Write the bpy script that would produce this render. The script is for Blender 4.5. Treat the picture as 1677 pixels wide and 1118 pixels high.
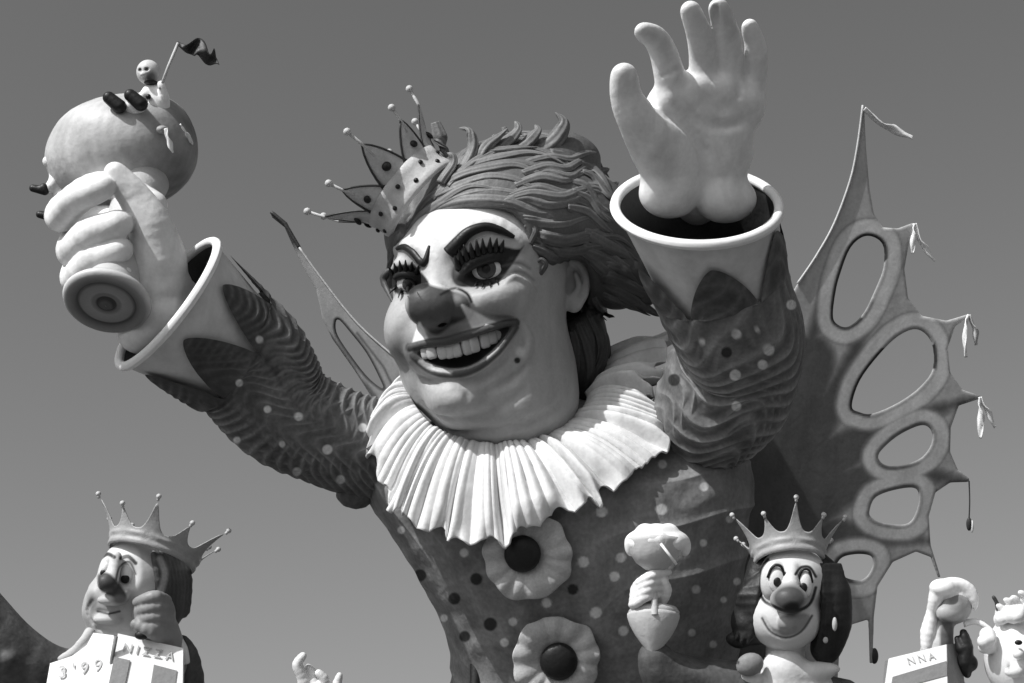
import bpy, math, random
import numpy as np
from mathutils import Vector, Matrix

random.seed(4)
rng = np.random.default_rng(7)
for o in list(bpy.data.objects):
    bpy.data.objects.remove(o, do_unlink=True)
S = bpy.context.scene
COL = S.collection

# ---------------------------------------------------------------- camera
TILT = math.radians(22)
DIST = 20.0
HFOV = math.radians(35)
CAMZ = 1.65
F = 838.5 / math.tan(HFOV / 2)        # focal length in photo pixels
U = DIST / F                          # metres per modelling unit
cam_d = bpy.data.cameras.new('camera')
cam_d.sensor_width = 36
cam_d.lens = 18 / math.tan(HFOV / 2)
cam_d.clip_end = 20000
cam = bpy.data.objects.new('camera', cam_d)
cam.location = (0, 0, CAMZ)
cam.rotation_euler = (math.pi / 2 + TILT, 0, 0)
COL.objects.link(cam)
S.camera = cam
FW = np.array([0, math.cos(TILT), math.sin(TILT)])
UP = np.array([0, -math.sin(TILT), math.cos(TILT)])
RT = np.array([1.0, 0, 0])
C0 = np.array([0, 0, CAMZ]) + FW * DIST
BM = np.stack([RT, UP, -FW]) * U      # float's own axes (it leans back slightly)

def W(p):
    return np.asarray(p, dtype=np.float64) @ BM + C0

def P(px, py, z=0.0):
    """a place on the float, read off the photo at depth z (towards the street)"""
    f = 1 - z / F
    return np.array([(px - 838.5) * f, (559 - py) * f, z])

def proj(v):
    f = 1 - v[:, 2] / F
    return 838.5 + v[:, 0] / f, 559 - v[:, 1] / f

# ---------------------------------------------------------------- light
SUN = np.array([-0.52, 0.82, 0.22])
sd = SUN / np.linalg.norm(SUN)
sw = sd @ np.stack([RT, UP, -FW])
el = math.asin(sw[2]); az = math.atan2(sw[0], sw[1])
world = bpy.data.worlds.new('World'); S.world = world
world.use_nodes = True
nt = world.node_tree
bg = nt.nodes['Background']
sky = nt.nodes.new('ShaderNodeTexSky')
sky.sky_type = 'NISHITA'; sky.sun_disc = False
sky.sun_elevation = el; sky.sun_rotation = az
sky.altitude = 0; sky.air_density = 1.0; sky.dust_density = 2.6; sky.ozone_density = 1.0
sep = nt.nodes.new('ShaderNodeSeparateColor')
nt.links.new(sky.outputs[0], sep.inputs[0])
def wm(op, a, b):
    n = nt.nodes.new('ShaderNodeMath'); n.operation = op
    for i, q in enumerate((a, b)):
        if isinstance(q, (int, float)): n.inputs[i].default_value = q
        else: nt.links.new(q, n.inputs[i])
    return n.outputs[0]
# black-and-white film: how strongly each colour of the sky registers
g = wm('ADD', wm('ADD', wm('MULTIPLY', sep.outputs[0], 0.78), wm('MULTIPLY', sep.outputs[1], 0.18)), wm('MULTIPLY', sep.outputs[2], 0.04))
nt.links.new(g, bg.inputs[0])
bg.inputs[1].default_value = 0.108
sl = bpy.data.lights.new('sun', 'SUN'); sl.energy = 3.9; sl.angle = math.radians(0.6)
sl.color = (1, 1, 1)
so = bpy.data.objects.new('sun', sl)
so.rotation_euler = Vector(sw).to_track_quat('Z', 'Y').to_euler()
so.location = (-20, 0, 30)
COL.objects.link(so)
S.view_settings.view_transform = 'Standard'
S.view_settings.look = 'None'
S.view_settings.exposure = 0.2
S.view_settings.gamma = 1
S.view_settings.use_curve_mapping = False

# ---------------------------------------------------------------- materials
MATS = {}
def mat(name, g=0.5, rough=0.6, var=0.12, ns=3.0, bump=0.25, bs=14.0, paint=False, stretch=(1, 1, 1), strips=0.0, grime=0.0, spec=0.3):
    if name in MATS: return MATS[name]
    m = bpy.data.materials.new(name); m.use_nodes = True
    n = m.node_tree; L = n.links
    b = n.nodes['Principled BSDF']
    b.inputs['Roughness'].default_value = rough
    b.inputs['Specular IOR Level'].default_value = spec
    tc = n.nodes.new('ShaderNodeTexCoord')
    mp = n.nodes.new('ShaderNodeMapping'); mp.inputs['Scale'].default_value = stretch
    L.new(tc.outputs['Object'], mp.inputs[0])
    nz = n.nodes.new('ShaderNodeTexNoise'); nz.inputs['Scale'].default_value = ns
    nz.inputs['Detail'].default_value = 6; nz.inputs['Roughness'].default_value = 0.65
    L.new(mp.outputs[0], nz.inputs[0])
    mr = n.nodes.new('ShaderNodeMapRange')
    mr.inputs[1].default_value = 0.25; mr.inputs[2].default_value = 0.75
    mr.inputs[3].default_value = 1 - var; mr.inputs[4].default_value = 1 + var
    L.new(nz.outputs[0], mr.inputs[0])
    mul = n.nodes.new('ShaderNodeMath'); mul.operation = 'MULTIPLY'
    L.new(mr.outputs[0], mul.inputs[0])
    if paint:
        at = n.nodes.new('ShaderNodeAttribute'); at.attribute_name = 'paint'
        L.new(at.outputs['Fac'], mul.inputs[1])
    else:
        mul.inputs[1].default_value = g
    # fine speckle of old distemper paint
    n2 = n.nodes.new('ShaderNodeTexNoise'); n2.inputs['Scale'].default_value = bs * 3
    n2.inputs['Detail'].default_value = 3
    L.new(mp.outputs[0], n2.inputs[0])
    mr2 = n.nodes.new('ShaderNodeMapRange')
    mr2.inputs[1].default_value = 0.3; mr2.inputs[2].default_value = 0.7
    mr2.inputs[3].default_value = 1 - var * 0.5; mr2.inputs[4].default_value = 1 + var * 0.5
    L.new(n2.outputs[0], mr2.inputs[0])
    mul2 = n.nodes.new('ShaderNodeMath'); mul2.operation = 'MULTIPLY'
    L.new(mul.outputs[0], mul2.inputs[0]); L.new(mr2.outputs[0], mul2.inputs[1])
    L.new(mul2.outputs[0], b.inputs['Base Color'])
    if grime:        # rain streaks and handling dirt
        n3 = n.nodes.new('ShaderNodeTexNoise'); n3.inputs['Scale'].default_value = 1.4; n3.inputs['Detail'].default_value = 8
        m3 = n.nodes.new('ShaderNodeMapping'); m3.inputs['Scale'].default_value = (3.0, 3.0, 0.7)
        L.new(tc.outputs['Object'], m3.inputs[0]); L.new(m3.outputs[0], n3.inputs[0])
        r3 = n.nodes.new('ShaderNodeMapRange'); r3.inputs[1].default_value = 0.42; r3.inputs[2].default_value = 0.68
        r3.inputs[3].default_value = 1.0; r3.inputs[4].default_value = 1 - grime
        L.new(n3.outputs[0], r3.inputs[0])
        mul3 = n.nodes.new('ShaderNodeMath'); mul3.operation = 'MULTIPLY'
        L.new(mul2.outputs[0], mul3.inputs[0]); L.new(r3.outputs[0], mul3.inputs[1])
        L.new(mul3.outputs[0], b.inputs['Base Color'])
    nb = n.nodes.new('ShaderNodeTexNoise'); nb.inputs['Scale'].default_value = bs
    nb.inputs['Detail'].default_value = 5
    L.new(mp.outputs[0], nb.inputs[0])
    bp = n.nodes.new('ShaderNodeBump'); bp.inputs['Strength'].default_value = bump
    bp.inputs['Distance'].default_value = 0.03
    if strips:       # overlapping pasted paper under the paint, and hand-made dents
        wv = n.nodes.new('ShaderNodeTexNoise'); wv.inputs['Scale'].default_value = 2.5
        L.new(tc.outputs['Object'], wv.inputs[0])
        av = n.nodes.new('ShaderNodeVectorMath'); av.operation = 'MULTIPLY_ADD'
        L.new(wv.outputs['Color'], av.inputs[0]); av.inputs[1].default_value = (.25, .25, .25); L.new(tc.outputs['Object'], av.inputs[2])
        vo = n.nodes.new('ShaderNodeTexVoronoi'); vo.inputs['Scale'].default_value = 3.6
        L.new(av.outputs[0], vo.inputs['Vector'])
        sp_ = n.nodes.new('ShaderNodeSeparateColor'); L.new(vo.outputs['Color'], sp_.inputs[0])
        big = n.nodes.new('ShaderNodeTexNoise'); big.inputs['Scale'].default_value = 3.2; big.inputs['Detail'].default_value = 2
        L.new(tc.outputs['Object'], big.inputs[0])
        c1_ = n.nodes.new('ShaderNodeMath'); c1_.operation = 'MULTIPLY_ADD'
        L.new(sp_.outputs[0], c1_.inputs[0]); c1_.inputs[1].default_value = strips * 0.22; L.new(nb.outputs[0], c1_.inputs[2])
        c2_ = n.nodes.new('ShaderNodeMath'); c2_.operation = 'MULTIPLY_ADD'
        L.new(big.outputs[0], c2_.inputs[0]); c2_.inputs[1].default_value = strips * 1.6; L.new(c1_.outputs[0], c2_.inputs[2])
        L.new(c2_.outputs[0], bp.inputs['Height'])
    else:
        L.new(nb.outputs[0], bp.inputs['Height'])
    L.new(bp.outputs[0], b.inputs['Normal'])
    MATS[name] = m
    return m

SKIN = mat('painted_papier_mache', rough=0.5, var=0.10, ns=2.5, bump=0.30, bs=9, paint=True, strips=1.0, grime=.14)
GLOVE = mat('white_glove_paint', 0.80, rough=0.5, var=0.08, ns=2, bump=0.32, bs=8, strips=1.2, grime=.20)
HAIRM = mat('hair_paint', rough=0.5, var=0.22, ns=4, bump=0.35, bs=12, paint=True)
RED = mat('costume_paint', rough=0.7, var=0.26, ns=2.6, bump=0.5, bs=7, paint=True, strips=.8, grime=.25)
RUFF = mat('ruff_cloth', 0.72, rough=0.8, var=0.08, ns=3, bump=0.35, bs=8, strips=.6, grime=.22)
CUFF = mat('cuff_paint', 0.62, rough=0.6, var=0.07, ns=1.6, bump=0.3, bs=6, strips=1.0, grime=.15)
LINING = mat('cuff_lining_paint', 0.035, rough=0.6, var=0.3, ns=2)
WHITE = mat('white_paint', 0.82, rough=0.5, var=0.06, bump=0.1)
BLACK = mat('black_paint', 0.012, rough=0.45, var=0.3)
DARK = mat('dark_paint', 0.04, rough=0.5, var=0.2)
MID = mat('mid_grey_paint', 0.22, rough=0.6, var=0.12)
LIGHT = mat('light_grey_paint', 0.48, rough=0.6, var=0.08)
GOLD = mat('crown_gilt_paint', 0.50, rough=0.42, var=0.15, ns=6, bump=0.25, bs=15)
GOLD2 = mat('small_crown_paint', 0.34, rough=0.5, var=0.12, ns=6, bump=0.25, bs=15)
DOT = mat('pale_dot_paint', 0.36, rough=0.6, var=0.15)
DOTD = mat('dark_dot_paint', 0.03, rough=0.6, var=0.15)
EYEW = mat('eye_white_paint', 0.78, rough=0.25, var=0.04, bump=0.03)
EYEI = mat('iris_paint', 0.06, rough=0.2, var=0.2, bump=0.03)
TEETH = mat('teeth_paint', 0.50, rough=0.35, var=0.05, bump=0.05)
WINGM = mat('wing_paint', rough=0.75, var=0.16, ns=2.5, bump=0.12, bs=9, paint=True, grime=.2)
FACEP = mat('small_face_paint', rough=0.5, var=0.06, ns=6, bump=0.12, bs=18, paint=True)

# ---------------------------------------------------------------- object helpers
def thing(name, label, cat, base, group=None):
    o = bpy.data.objects.new(name, None); COL.objects.link(o)
    o.location = Vector(W(base)); o.empty_display_size = 0.3
    o['label'] = label; o['category'] = cat
    if group: o['group'] = group
    return o

def wloc(o):
    l = Vector((0, 0, 0))
    while o is not None:
        l = l + o.location; o = o.parent
    return l

def add(name, v, f, m, parent=None, smooth=True, paint=None, world_space=False, label=None, kind=None):
    v = np.asarray(v, dtype=np.float64)
    vw = v if world_space else W(v)
    lo, hi = vw.min(0), vw.max(0)
    org = np.array([(lo[0] + hi[0]) / 2, (lo[1] + hi[1]) / 2, (lo[2] + hi[2]) / 2])
    me = bpy.data.meshes.new(name)
    f = np.asarray(f) if not isinstance(f, list) else f
    me.from_pydata((vw - org).tolist(), [], f.tolist() if isinstance(f, np.ndarray) else f)
    if m is not None: me.materials.append(m)
    if smooth:
        me.polygons.foreach_set('use_smooth', np.ones(len(me.polygons), dtype=bool))
    if paint is not None:
        a = me.attributes.new('paint', 'FLOAT_COLOR', 'POINT')
        c = np.ones((len(vw), 4), dtype=np.float32); c[:, :3] = np.asarray(paint, dtype=np.float32)[:, None]
        a.data.foreach_set('color', c.ravel())
    me.update()
    o = bpy.data.objects.new(name, me); COL.objects.link(o)
    if parent is not None:
        o.parent = parent
        o.location = Vector(org) - wloc(parent)
    else:
        o.location = Vector(org)
    if label: o['label'] = label
    if kind: o['kind'] = kind
    return o

# ---------------------------------------------------------------- sculpting by distance field
def smin(a, b, k):
    if k <= 0: return np.minimum(a, b)
    h = np.maximum(k - np.abs(a - b), 0) / k
    return np.minimum(a, b) - h * h * k * 0.25
def smax(a, b, k): return -smin(-a, -b, k)
def rotm(rx, ry, rz):
    return np.array(Matrix.Rotation(math.radians(rz), 3, 'Z') @ Matrix.Rotation(math.radians(ry), 3, 'Y') @ Matrix.Rotation(math.radians(rx), 3, 'X'))

GS = 1.0        # size factor of the figure being modelled
class Clay:
    def __init__(s, lo, hi, h):
        s.h = h; s.lo = np.array(lo, float)
        n = [int((hi[i] - lo[i]) / h) + 2 for i in range(3)]
        s.ax = [np.float32(lo[i]) + np.float32(h) * np.arange(n[i], dtype=np.float32) for i in range(3)]
        s.d = np.full(n, 500, dtype=np.float32)
    def box(s, lo, hi):
        sl = []
        for i in range(3):
            a = max(0, int((lo[i] - s.lo[i]) / s.h)); b = min(len(s.ax[i]), int((hi[i] - s.lo[i]) / s.h) + 2)
            if b <= a: return None
            sl.append(slice(a, b))
        X = s.ax[0][sl[0]][:, None, None]; Y = s.ax[1][sl[1]][None, :, None]; Z = s.ax[2][sl[2]][None, None, :]
        return tuple(sl), X, Y, Z
    def put(s, sl, dist, k, op):
        if op == 'u': s.d[sl] = smin(s.d[sl], dist, k)
        elif op == 's': s.d[sl] = smax(s.d[sl], -dist, k)
        elif op == 'i': s.d[sl] = smax(s.d[sl], dist, k)
    def ell(s, c, r, k=8, rot=None, op='u'):
        c = np.asarray(c, float); r = np.array([r] * 3 if np.isscalar(r) else r, float) * GS
        m = (max(r) if rot is not None else r) + k + 3 * s.h
        q = s.box(c - m, c + m)
        if q is None: return s
        sl, X, Y, Z = q
        x, y, z = X - c[0], Y - c[1], Z - c[2]
        if rot is not None:
            M = rotm(*rot).T
            x, y, z = (M[0, 0] * x + M[0, 1] * y + M[0, 2] * z, M[1, 0] * x + M[1, 1] * y + M[1, 2] * z, M[2, 0] * x + M[2, 1] * y + M[2, 2] * z)
        k0 = np.sqrt((x / r[0]) ** 2 + (y / r[1]) ** 2 + (z / r[2]) ** 2)
        k1 = np.sqrt((x / r[0] ** 2) ** 2 + (y / r[1] ** 2) ** 2 + (z / r[2] ** 2) ** 2) + 1e-6
        s.put(sl, (k0 * (k0 - 1) / k1).astype(np.float32), k, op)
        return s
    def cap(s, a, b, ra, rb, k=6, op='u'):
        ra, rb = ra * GS, rb * GS
        a = np.asarray(a, float); b = np.asarray(b, float); R = max(ra, rb) + k + 3 * s.h
        q = s.box(np.minimum(a, b) - R, np.maximum(a, b) + R)
        if q is None: return s
        sl, X, Y, Z = q
        ab = b - a; L2 = max(float(ab @ ab), 1e-6)
        t = np.clip(((X - a[0]) * ab[0] + (Y - a[1]) * ab[1] + (Z - a[2]) * ab[2]) / L2, 0, 1)
        dd = np.sqrt((X - a[0] - t * ab[0]) ** 2 + (Y - a[1] - t * ab[1]) ** 2 + (Z - a[2] - t * ab[2]) ** 2) - (ra + (rb - ra) * t)
        s.put(sl, dd.astype(np.float32), k, op)
        return s
    def chain(s, pts, rad, k=6, op='u', n=0):
        pts = np.array(pts, float); rad = list(rad)
        if n:
            pts, rad = curve(pts, n, rad)
        # union of its own capsules first, so that the chain meets the rest with one blend
        R = max(rad) + k + 3 * s.h
        q = s.box(pts.min(0) - R, pts.max(0) + R)
        if q is None: return s
        t = Clay.__new__(Clay); sl, X, Y, Z = q
        t.h = s.h; t.ax = [s.ax[i][sl[i]] for i in range(3)]; t.lo = np.array([t.ax[i][0] for i in range(3)], float)
        t.d = np.full([len(a) for a in t.ax], 500, dtype=np.float32)
        for i in range(len(pts) - 1): t.cap(pts[i], pts[i + 1], rad[i], rad[i + 1], k=s.h)
        s.put(sl, t.d, k, op)
        return s
    def front(s, px, py, zmax=None):
        """depth of the outermost surface met on the line of sight through a photo place"""
        zs = s.ax[2][::-1]
        f = 1 - zs / F
        ix = np.clip(((px - 838.5) * f - s.lo[0]) / s.h, 0, len(s.ax[0]) - 1).astype(int)
        iy = np.clip(((559 - py) * f - s.lo[1]) / s.h, 0, len(s.ax[1]) - 1).astype(int)
        iz = np.arange(len(zs))[::-1]
        dv = s.d[ix, iy, iz]
        j = np.argmax(dv < 0)
        if not (dv < 0).any(): j = int(np.argmin(dv))
        return float(zs[j])
    def on(s, px, py, off=0.0):
        return P(px, py, s.front(px, py) + off)
    def mesh(s):
        d = s.d; b = d < 0
        c = [b[i:d.shape[0] - 1 + i, j:d.shape[1] - 1 + j, k:d.shape[2] - 1 + k] for i in (0, 1) for j in (0, 1) for k in (0, 1)]
        al = c[0].copy(); an = c[0].copy()
        for q in c[1:]: al &= q; an |= q
        I, J, K = np.nonzero(an & ~al)
        idx = np.full(al.shape, -1, dtype=np.int32); idx[I, J, K] = np.arange(len(I))
        acc = np.zeros((len(I), 3)); cnt = np.zeros(len(I))
        corner = [(i, j, k) for i in (0, 1) for j in (0, 1) for k in (0, 1)]
        val = [d[I + i, J + j, K + k] for i, j, k in corner]
        for a in range(8):
            for e in range(a + 1, 8):
                df = [corner[e][q] - corner[a][q] for q in range(3)]
                if sum(abs(q) for q in df) != 1: continue
                m = (val[a] < 0) != (val[e] < 0)
                t = val[a][m] / (val[a][m] - val[e][m])
                for q in range(3): acc[m, q] += corner[a][q] + t * df[q]
                cnt[m] += 1
        v = acc / cnt[:, None] + np.stack([I, J, K], 1)
        v = v * s.h + s.lo
        faces = []
        for axis in range(3):
            o1, o2 = [(1, 2), (2, 0), (0, 1)][axis]
            sl0 = [slice(None)] * 3; sl1 = [slice(None)] * 3
            sl0[axis] = slice(0, -1); sl1[axis] = slice(1, None)
            ch = b[tuple(sl0)] != b[tuple(sl1)]
            e = np.array(np.nonzero(ch)).T
            e = e[(e[:, o1] > 0) & (e[:, o2] > 0) & (e[:, o1] < d.shape[o1] - 1) & (e[:, o2] < d.shape[o2] - 1)]
            ins = b[tuple(e.T)]
            def cell(a, c):
                q = e.copy(); q[:, o1] -= a; q[:, o2] -= c
                return idx[tuple(q.T)]
            q = np.stack([cell(1, 1), cell(0, 1), cell(0, 0), cell(1, 0)], 1)
            q[~ins] = q[~ins][:, ::-1]
            faces.append(q)
        f = np.concatenate(faces)
        f = f[(f >= 0).all(1)]
        return v, f

def curve(pts, n, rad=None, closed=False):
    """Catmull-Rom through pts, n steps per span"""
    pts = np.asarray(pts, float); N = len(pts)
    out = []; ro = []
    spans = N if closed else N - 1
    for i in range(spans):
        g = lambda a, k: a[(i + k) % N] if closed else a[min(max(i + k, 0), N - 1)]
        p = [g(pts, k) for k in (-1, 0, 1, 2)]
        for j in range(n):
            t = j / n
            out.append(0.5 * (2 * p[1] + (p[2] - p[0]) * t + (2 * p[0] - 5 * p[1] + 4 * p[2] - p[3]) * t * t + (3 * p[1] - p[0] - 3 * p[2] + p[3]) * t ** 3))
            if rad is not None: ro.append(g(rad, 0) * (1 - t) + g(rad, 1) * t)
    if not closed:
        out.append(pts[-1])
        if rad is not None: ro.append(rad[-1])
    return (np.array(out), ro) if rad is not None else np.array(out)

def polysd(x, y, poly):
    """signed distance to a 2-D polygon (negative inside)"""
    poly = np.asarray(poly, float); x = np.asarray(x, float); y = np.asarray(y, float)
    d = np.full(np.broadcast(x, y).shape, 1e18); s = np.ones(d.shape, bool)
    n = len(poly)
    for i in range(n):
        ax, ay = poly[i]; bx, by = poly[(i + 1) % n]
        ex, ey = bx - ax, by - ay
        wx, wy = x - ax, y - ay
        t = np.clip((wx * ex + wy * ey) / (ex * ex + ey * ey + 1e-12), 0, 1)
        d = np.minimum(d, (wx - ex * t) ** 2 + (wy - ey * t) ** 2)
        c = ((ay > y) != (by > y)) & (x < (bx - ax) * (y - ay) / ((by - ay) if by != ay else 1e-12) + ax)
        s ^= c
    return np.sqrt(d) * np.where(s, 1, -1)

def linesd(x, y, pts):
    pts = np.asarray(pts, float); d = np.full(np.shape(x), 1e18)
    for (ax, ay), (bx, by) in zip(pts[:-1], pts[1:]):
        ex, ey = bx - ax, by - ay
        t = np.clip(((x - ax) * ex + (y - ay) * ey) / (ex * ex + ey * ey + 1e-12), 0, 1)
        d = np.minimum(d, (x - ax - ex * t) ** 2 + (y - ay - ey * t) ** 2)
    return np.sqrt(d)

def ramp(d, w): return np.clip(0.5 - d / w, 0, 1)       # 1 inside, 0 outside, soft edge w
def lay(base, col, m): return base * (1 - m) + col * m

def frame(n, hint=(0, 1, 0)):
    n = np.asarray(n, float); n = n / np.linalg.norm(n)
    a = np.cross(hint, n)
    if np.linalg.norm(a) < 1e-3: a = np.cross((1, 0, 0), n)
    a /= np.linalg.norm(a); b = np.cross(n, a)
    return a, b, n

def gridf(nu, nv, closed_v=True, flip=False):
    f = []
    for i in range(nu - 1):
        for j in range(nv if closed_v else nv - 1):
            k = (j + 1) % nv
            q = [i * nv + j, i * nv + k, (i + 1) * nv + k, (i + 1) * nv + j]
            f.append(q[::-1] if flip else q)
    return f

def tube(pts, rad, ns=12, caps=True):
    pts = np.asarray(pts, float); n = len(pts)
    rad = [rad * GS] * n if np.isscalar(rad) else [q * GS for q in rad]
    v = []; hint = None
    T = np.gradient(pts, axis=0)
    a, b, _ = frame(T[0], (0.13, 0.9, 0.4))
    for i in range(n):
        t = T[i] / (np.linalg.norm(T[i]) + 1e-9)
        a = a - t * (a @ t); a /= np.linalg.norm(a); b = np.cross(t, a)
        for j in range(ns):
            q = 2 * math.pi * j / ns
            v.append(pts[i] + rad[i] * (a * math.cos(q) + b * math.sin(q)))
    f = gridf(n, ns)
    if caps:
        f.append(list(range(ns))[::-1]); f.append(list(range((n - 1) * ns, n * ns)))
    return np.array(v), f

def ball(c, r, nu=14, nv=20, axes=None):
    r = np.array([r] * 3 if np.isscalar(r) else r, float) * GS
    v = []
    for i in range(nu + 1):
        p = math.pi * i / nu
        for j in range(nv):
            t = 2 * math.pi * j / nv
            v.append([math.sin(p) * math.cos(t) * r[0], math.sin(p) * math.sin(t) * r[1], math.cos(p) * r[2]])
    v = np.array(v)
    if axes is not None: v = v @ np.array(axes)
    return v + np.asarray(c), gridf(nu + 1, nv, flip=True)

def lathe(c, axis, prof, ns=64, hint=(0, 0, 1), close=False):
    """prof: list of (radius, height along axis)"""
    a, b, n = frame(axis, hint)
    v = []
    prof = [(r * GS, h * GS) for r, h in prof]
    for r, h in prof:
        for j in range(ns):
            t = 2 * math.pi * j / ns
            v.append(np.asarray(c) + n * h + r * (a * math.cos(t) + b * math.sin(t)))
    return np.array(v), gridf(len(prof), ns, flip=False)

def merge(parts):
    V = []; Fc = []; n = 0
    for v, f in parts:
        V.append(v); Fc += [[i + n for i in q] for q in (f.tolist() if isinstance(f, np.ndarray) else f)]; n += len(v)
    return np.concatenate(V), Fc

_wv = rng.normal(size=(24, 4))
def wob(a, b, c=0.0, freq=1.0, seed=0):
    """smooth cheap noise, about -1..1"""
    o = 0
    for i in range(6):
        w = _wv[(seed * 5 + i) % 24]
        o = o + np.sin((a * w[0] + b * w[1] + c * w[2]) * freq * (1 + 0.45 * i) + w[3] * 5 + seed) / (1 + 0.5 * i)
    return o / 2.2

def loft(pts, rad, nu, nv, disp=None, uend=None, flat=None, cap0=False):
    """a limb swept along pts; uend(theta) lets its far edge run out into petals"""
    P3, R = curve(pts, 24, list(rad)); R = np.array(R)
    seg = np.r_[0, np.cumsum(np.linalg.norm(np.diff(P3, axis=0), axis=1))]
    T = np.gradient(P3, axis=0); T /= np.linalg.norm(T, axis=1)[:, None]
    A = np.zeros_like(P3); a, _, _ = frame(T[0], (0, 0, 1))
    for i in range(len(P3)):
        a = a - T[i] * (a @ T[i]); a /= np.linalg.norm(a); A[i] = a
    B = np.cross(T, A)
    th = np.arange(nv) / nv * 2 * math.pi
    ue = np.ones(nv) if uend is None else uend(th)
    u = np.linspace(0, 1, nu)[:, None] * ue[None, :]
    L = seg[-1]; s = np.clip(u, 0, 1) * L
    def I(arr): return np.stack([np.interp(s, seg, arr[:, q]) for q in range(3)], -1)
    c = I(P3); aa = I(A); bb = I(B); tt = I(T)
    r = np.interp(s, seg, R)
    TH = np.broadcast_to(th[None, :], u.shape)
    if disp is not None: r = r + disp(u, TH, r)
    v = c + r[..., None] * (aa * np.cos(TH)[..., None] + bb * np.sin(TH)[..., None])
    return v.reshape(-1, 3), gridf(nu, nv), u.ravel(), TH.ravel()

def ray(clayv, bvh, px, py):
    """where the line of sight through a photo place meets a surface (bvh in world space)"""
    d = Vector(W(P(px, py, 0)) - W(P(px, py, 800))).normalized()
    return bvh.ray_cast(Vector((0, 0, CAMZ)), d)

from mathutils.bvhtree import BVHTree
def dotpatch(bvh, px, py, r, off=0.004, ry=None, ang=0.0):
    """a small painted disc lying on the surface, as world-space verts"""
    h = ray(None, bvh, px, py)
    if h[0] is None: return None
    n = h[1].normalized()
    camdir = (Vector((0, 0, CAMZ)) - h[0]).normalized()
    if n.dot(camdir) < 0: n = -n
    a = n.orthogonal().normalized(); b = n.cross(a)
    ry = ry or r
    a0, b0 = a.copy(), b.copy()
    v = [h[0] + n * off]
    for k in (0.5, 1.0):
        for j in range(18):
            t = 2 * math.pi * j / 18
            rr = U * r * k * (1 + 0.08 * math.sin(3 * t + px))
            q = h[0] + (a0 * math.cos(t) + b0 * math.sin(t)) * rr + n * 0.3
            g = bvh.ray_cast(q, -n)
            v.append((g[0] if g[0] is not None and (g[0] - q).length < 0.6 else q - n * 0.3) + n * off)
    f = [[0, 1 + j, 1 + (j + 1) % 18] for j in range(18)]
    f += [[1 + j, 19 + j, 19 + (j + 1) % 18, 1 + (j + 1) % 18] for j in range(18)]
    return np.array([list(q) for q in v]), f

def bvh_of(v, f):
    vw = W(v)
    return BVHTree.FromPolygons([tuple(q) for q in vw.tolist()], f if isinstance(f, list) else f.tolist())

#SECTIONS
# ================================================================ the setting
def slab(name, x0, x1, y0, y1, z0, z1, m, parent=None, **k):
    v = [(x, y, z) for z in (z0, z1) for y in (y0, y1) for x in (x0, x1)]
    f = [[0, 2, 3, 1], [4, 5, 7, 6], [0, 1, 5, 4], [1, 3, 7, 5], [3, 2, 6, 7], [2, 0, 4, 6]]
    return add(name, v, f, m, parent, smooth=False, world_space=True, **k)
asph = mat('asphalt', 0.07, rough=0.9, var=0.2, ns=0.6, bump=0.4, bs=20)
n = 24
gv = [(x, y, 0) for y in np.linspace(-1500, 1500, n) for x in np.linspace(-1500, 1500, n)]
add('ground', gv, [[i * n + j, i * n + j + 1, (i + 1) * n + j + 1, (i + 1) * n + j] for i in range(n - 1) for j in range(n - 1)], asph, smooth=False, world_space=True, kind='structure')

# ================================================================ the giant king
king = thing('giant_king', 'giant laughing king with wild hair, white ruff and both arms raised', 'carnival figure', (60, -760, 220))

# ---- head
hd = Clay((-235, -210, -190), (135, 260, 270), 2.1)
hd.ell((-50, 118, 0), (146, 150, 150), 0)                       # skull
hd.ell((-55, 20, 12), (134, 130, 148), 40)                      # face
hd.ell((-35, -50, 10), (140, 104, 140), 44)                     # jaw
hd.ell(P(752, 648, 118), (52, 44, 44), 30)                      # chin
hd.ell(P(828, 655, 40), (118, 92, 112), 22)                     # double chin
hd.ell(P(850, 705, -20), (104, 84, 96), 20)                     # neck
# brow ridge and cheeks
zc = hd.front(798, 485)
hd.ell(P(808, 490, zc - 20), (54, 36, 44), 20, (0, 0, 10))
hd.ell(P(663, 540, 66), (33, 46, 48), 30)
hd.chain([hd.on(740, 405, -6), hd.on(775, 378, -3), hd.on(815, 378, -6), hd.on(845, 400, -10)], [14, 16, 14, 9], 16, n=3)
hd.chain([hd.on(655, 408, -8), hd.on(685, 404, -5), hd.on(698, 418, -3)], [10, 12, 10], 14, n=3)
# eye sockets
hd.ell(hd.on(792, 440, 10), (44, 30, 30), 16, (0, 0, 18), op='s')
hd.ell(hd.on(664, 462, 12), (28, 26, 26), 14, (0, 0, 10), op='s')
# nose bridge and clown nose
nb = hd.front(712, 440)
nb = min(nb, 152)
hd.chain([P(722, 395, nb - 16), P(714, 438, nb - 6), P(713, 472, nb + 2)], [19, 17, 17], 14, n=4)
hd.ell(P(709, 502, nb + 34), (37, 36, 38), 5)
hd.ell(P(693, 495, nb + 40), (27, 26, 28), 14)
hd.ell(P(749, 501, nb + 24), (30, 24, 28), 3)
hd.ell(P(686, 508, nb + 12), (18, 20, 22), 6)
hd.ell(P(722, 530, nb + 40), (9, 4, 12), 6, op='s')
hd.ell(P(745, 527, nb + 34), (7, 4, 10), 6, op='s')
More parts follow.
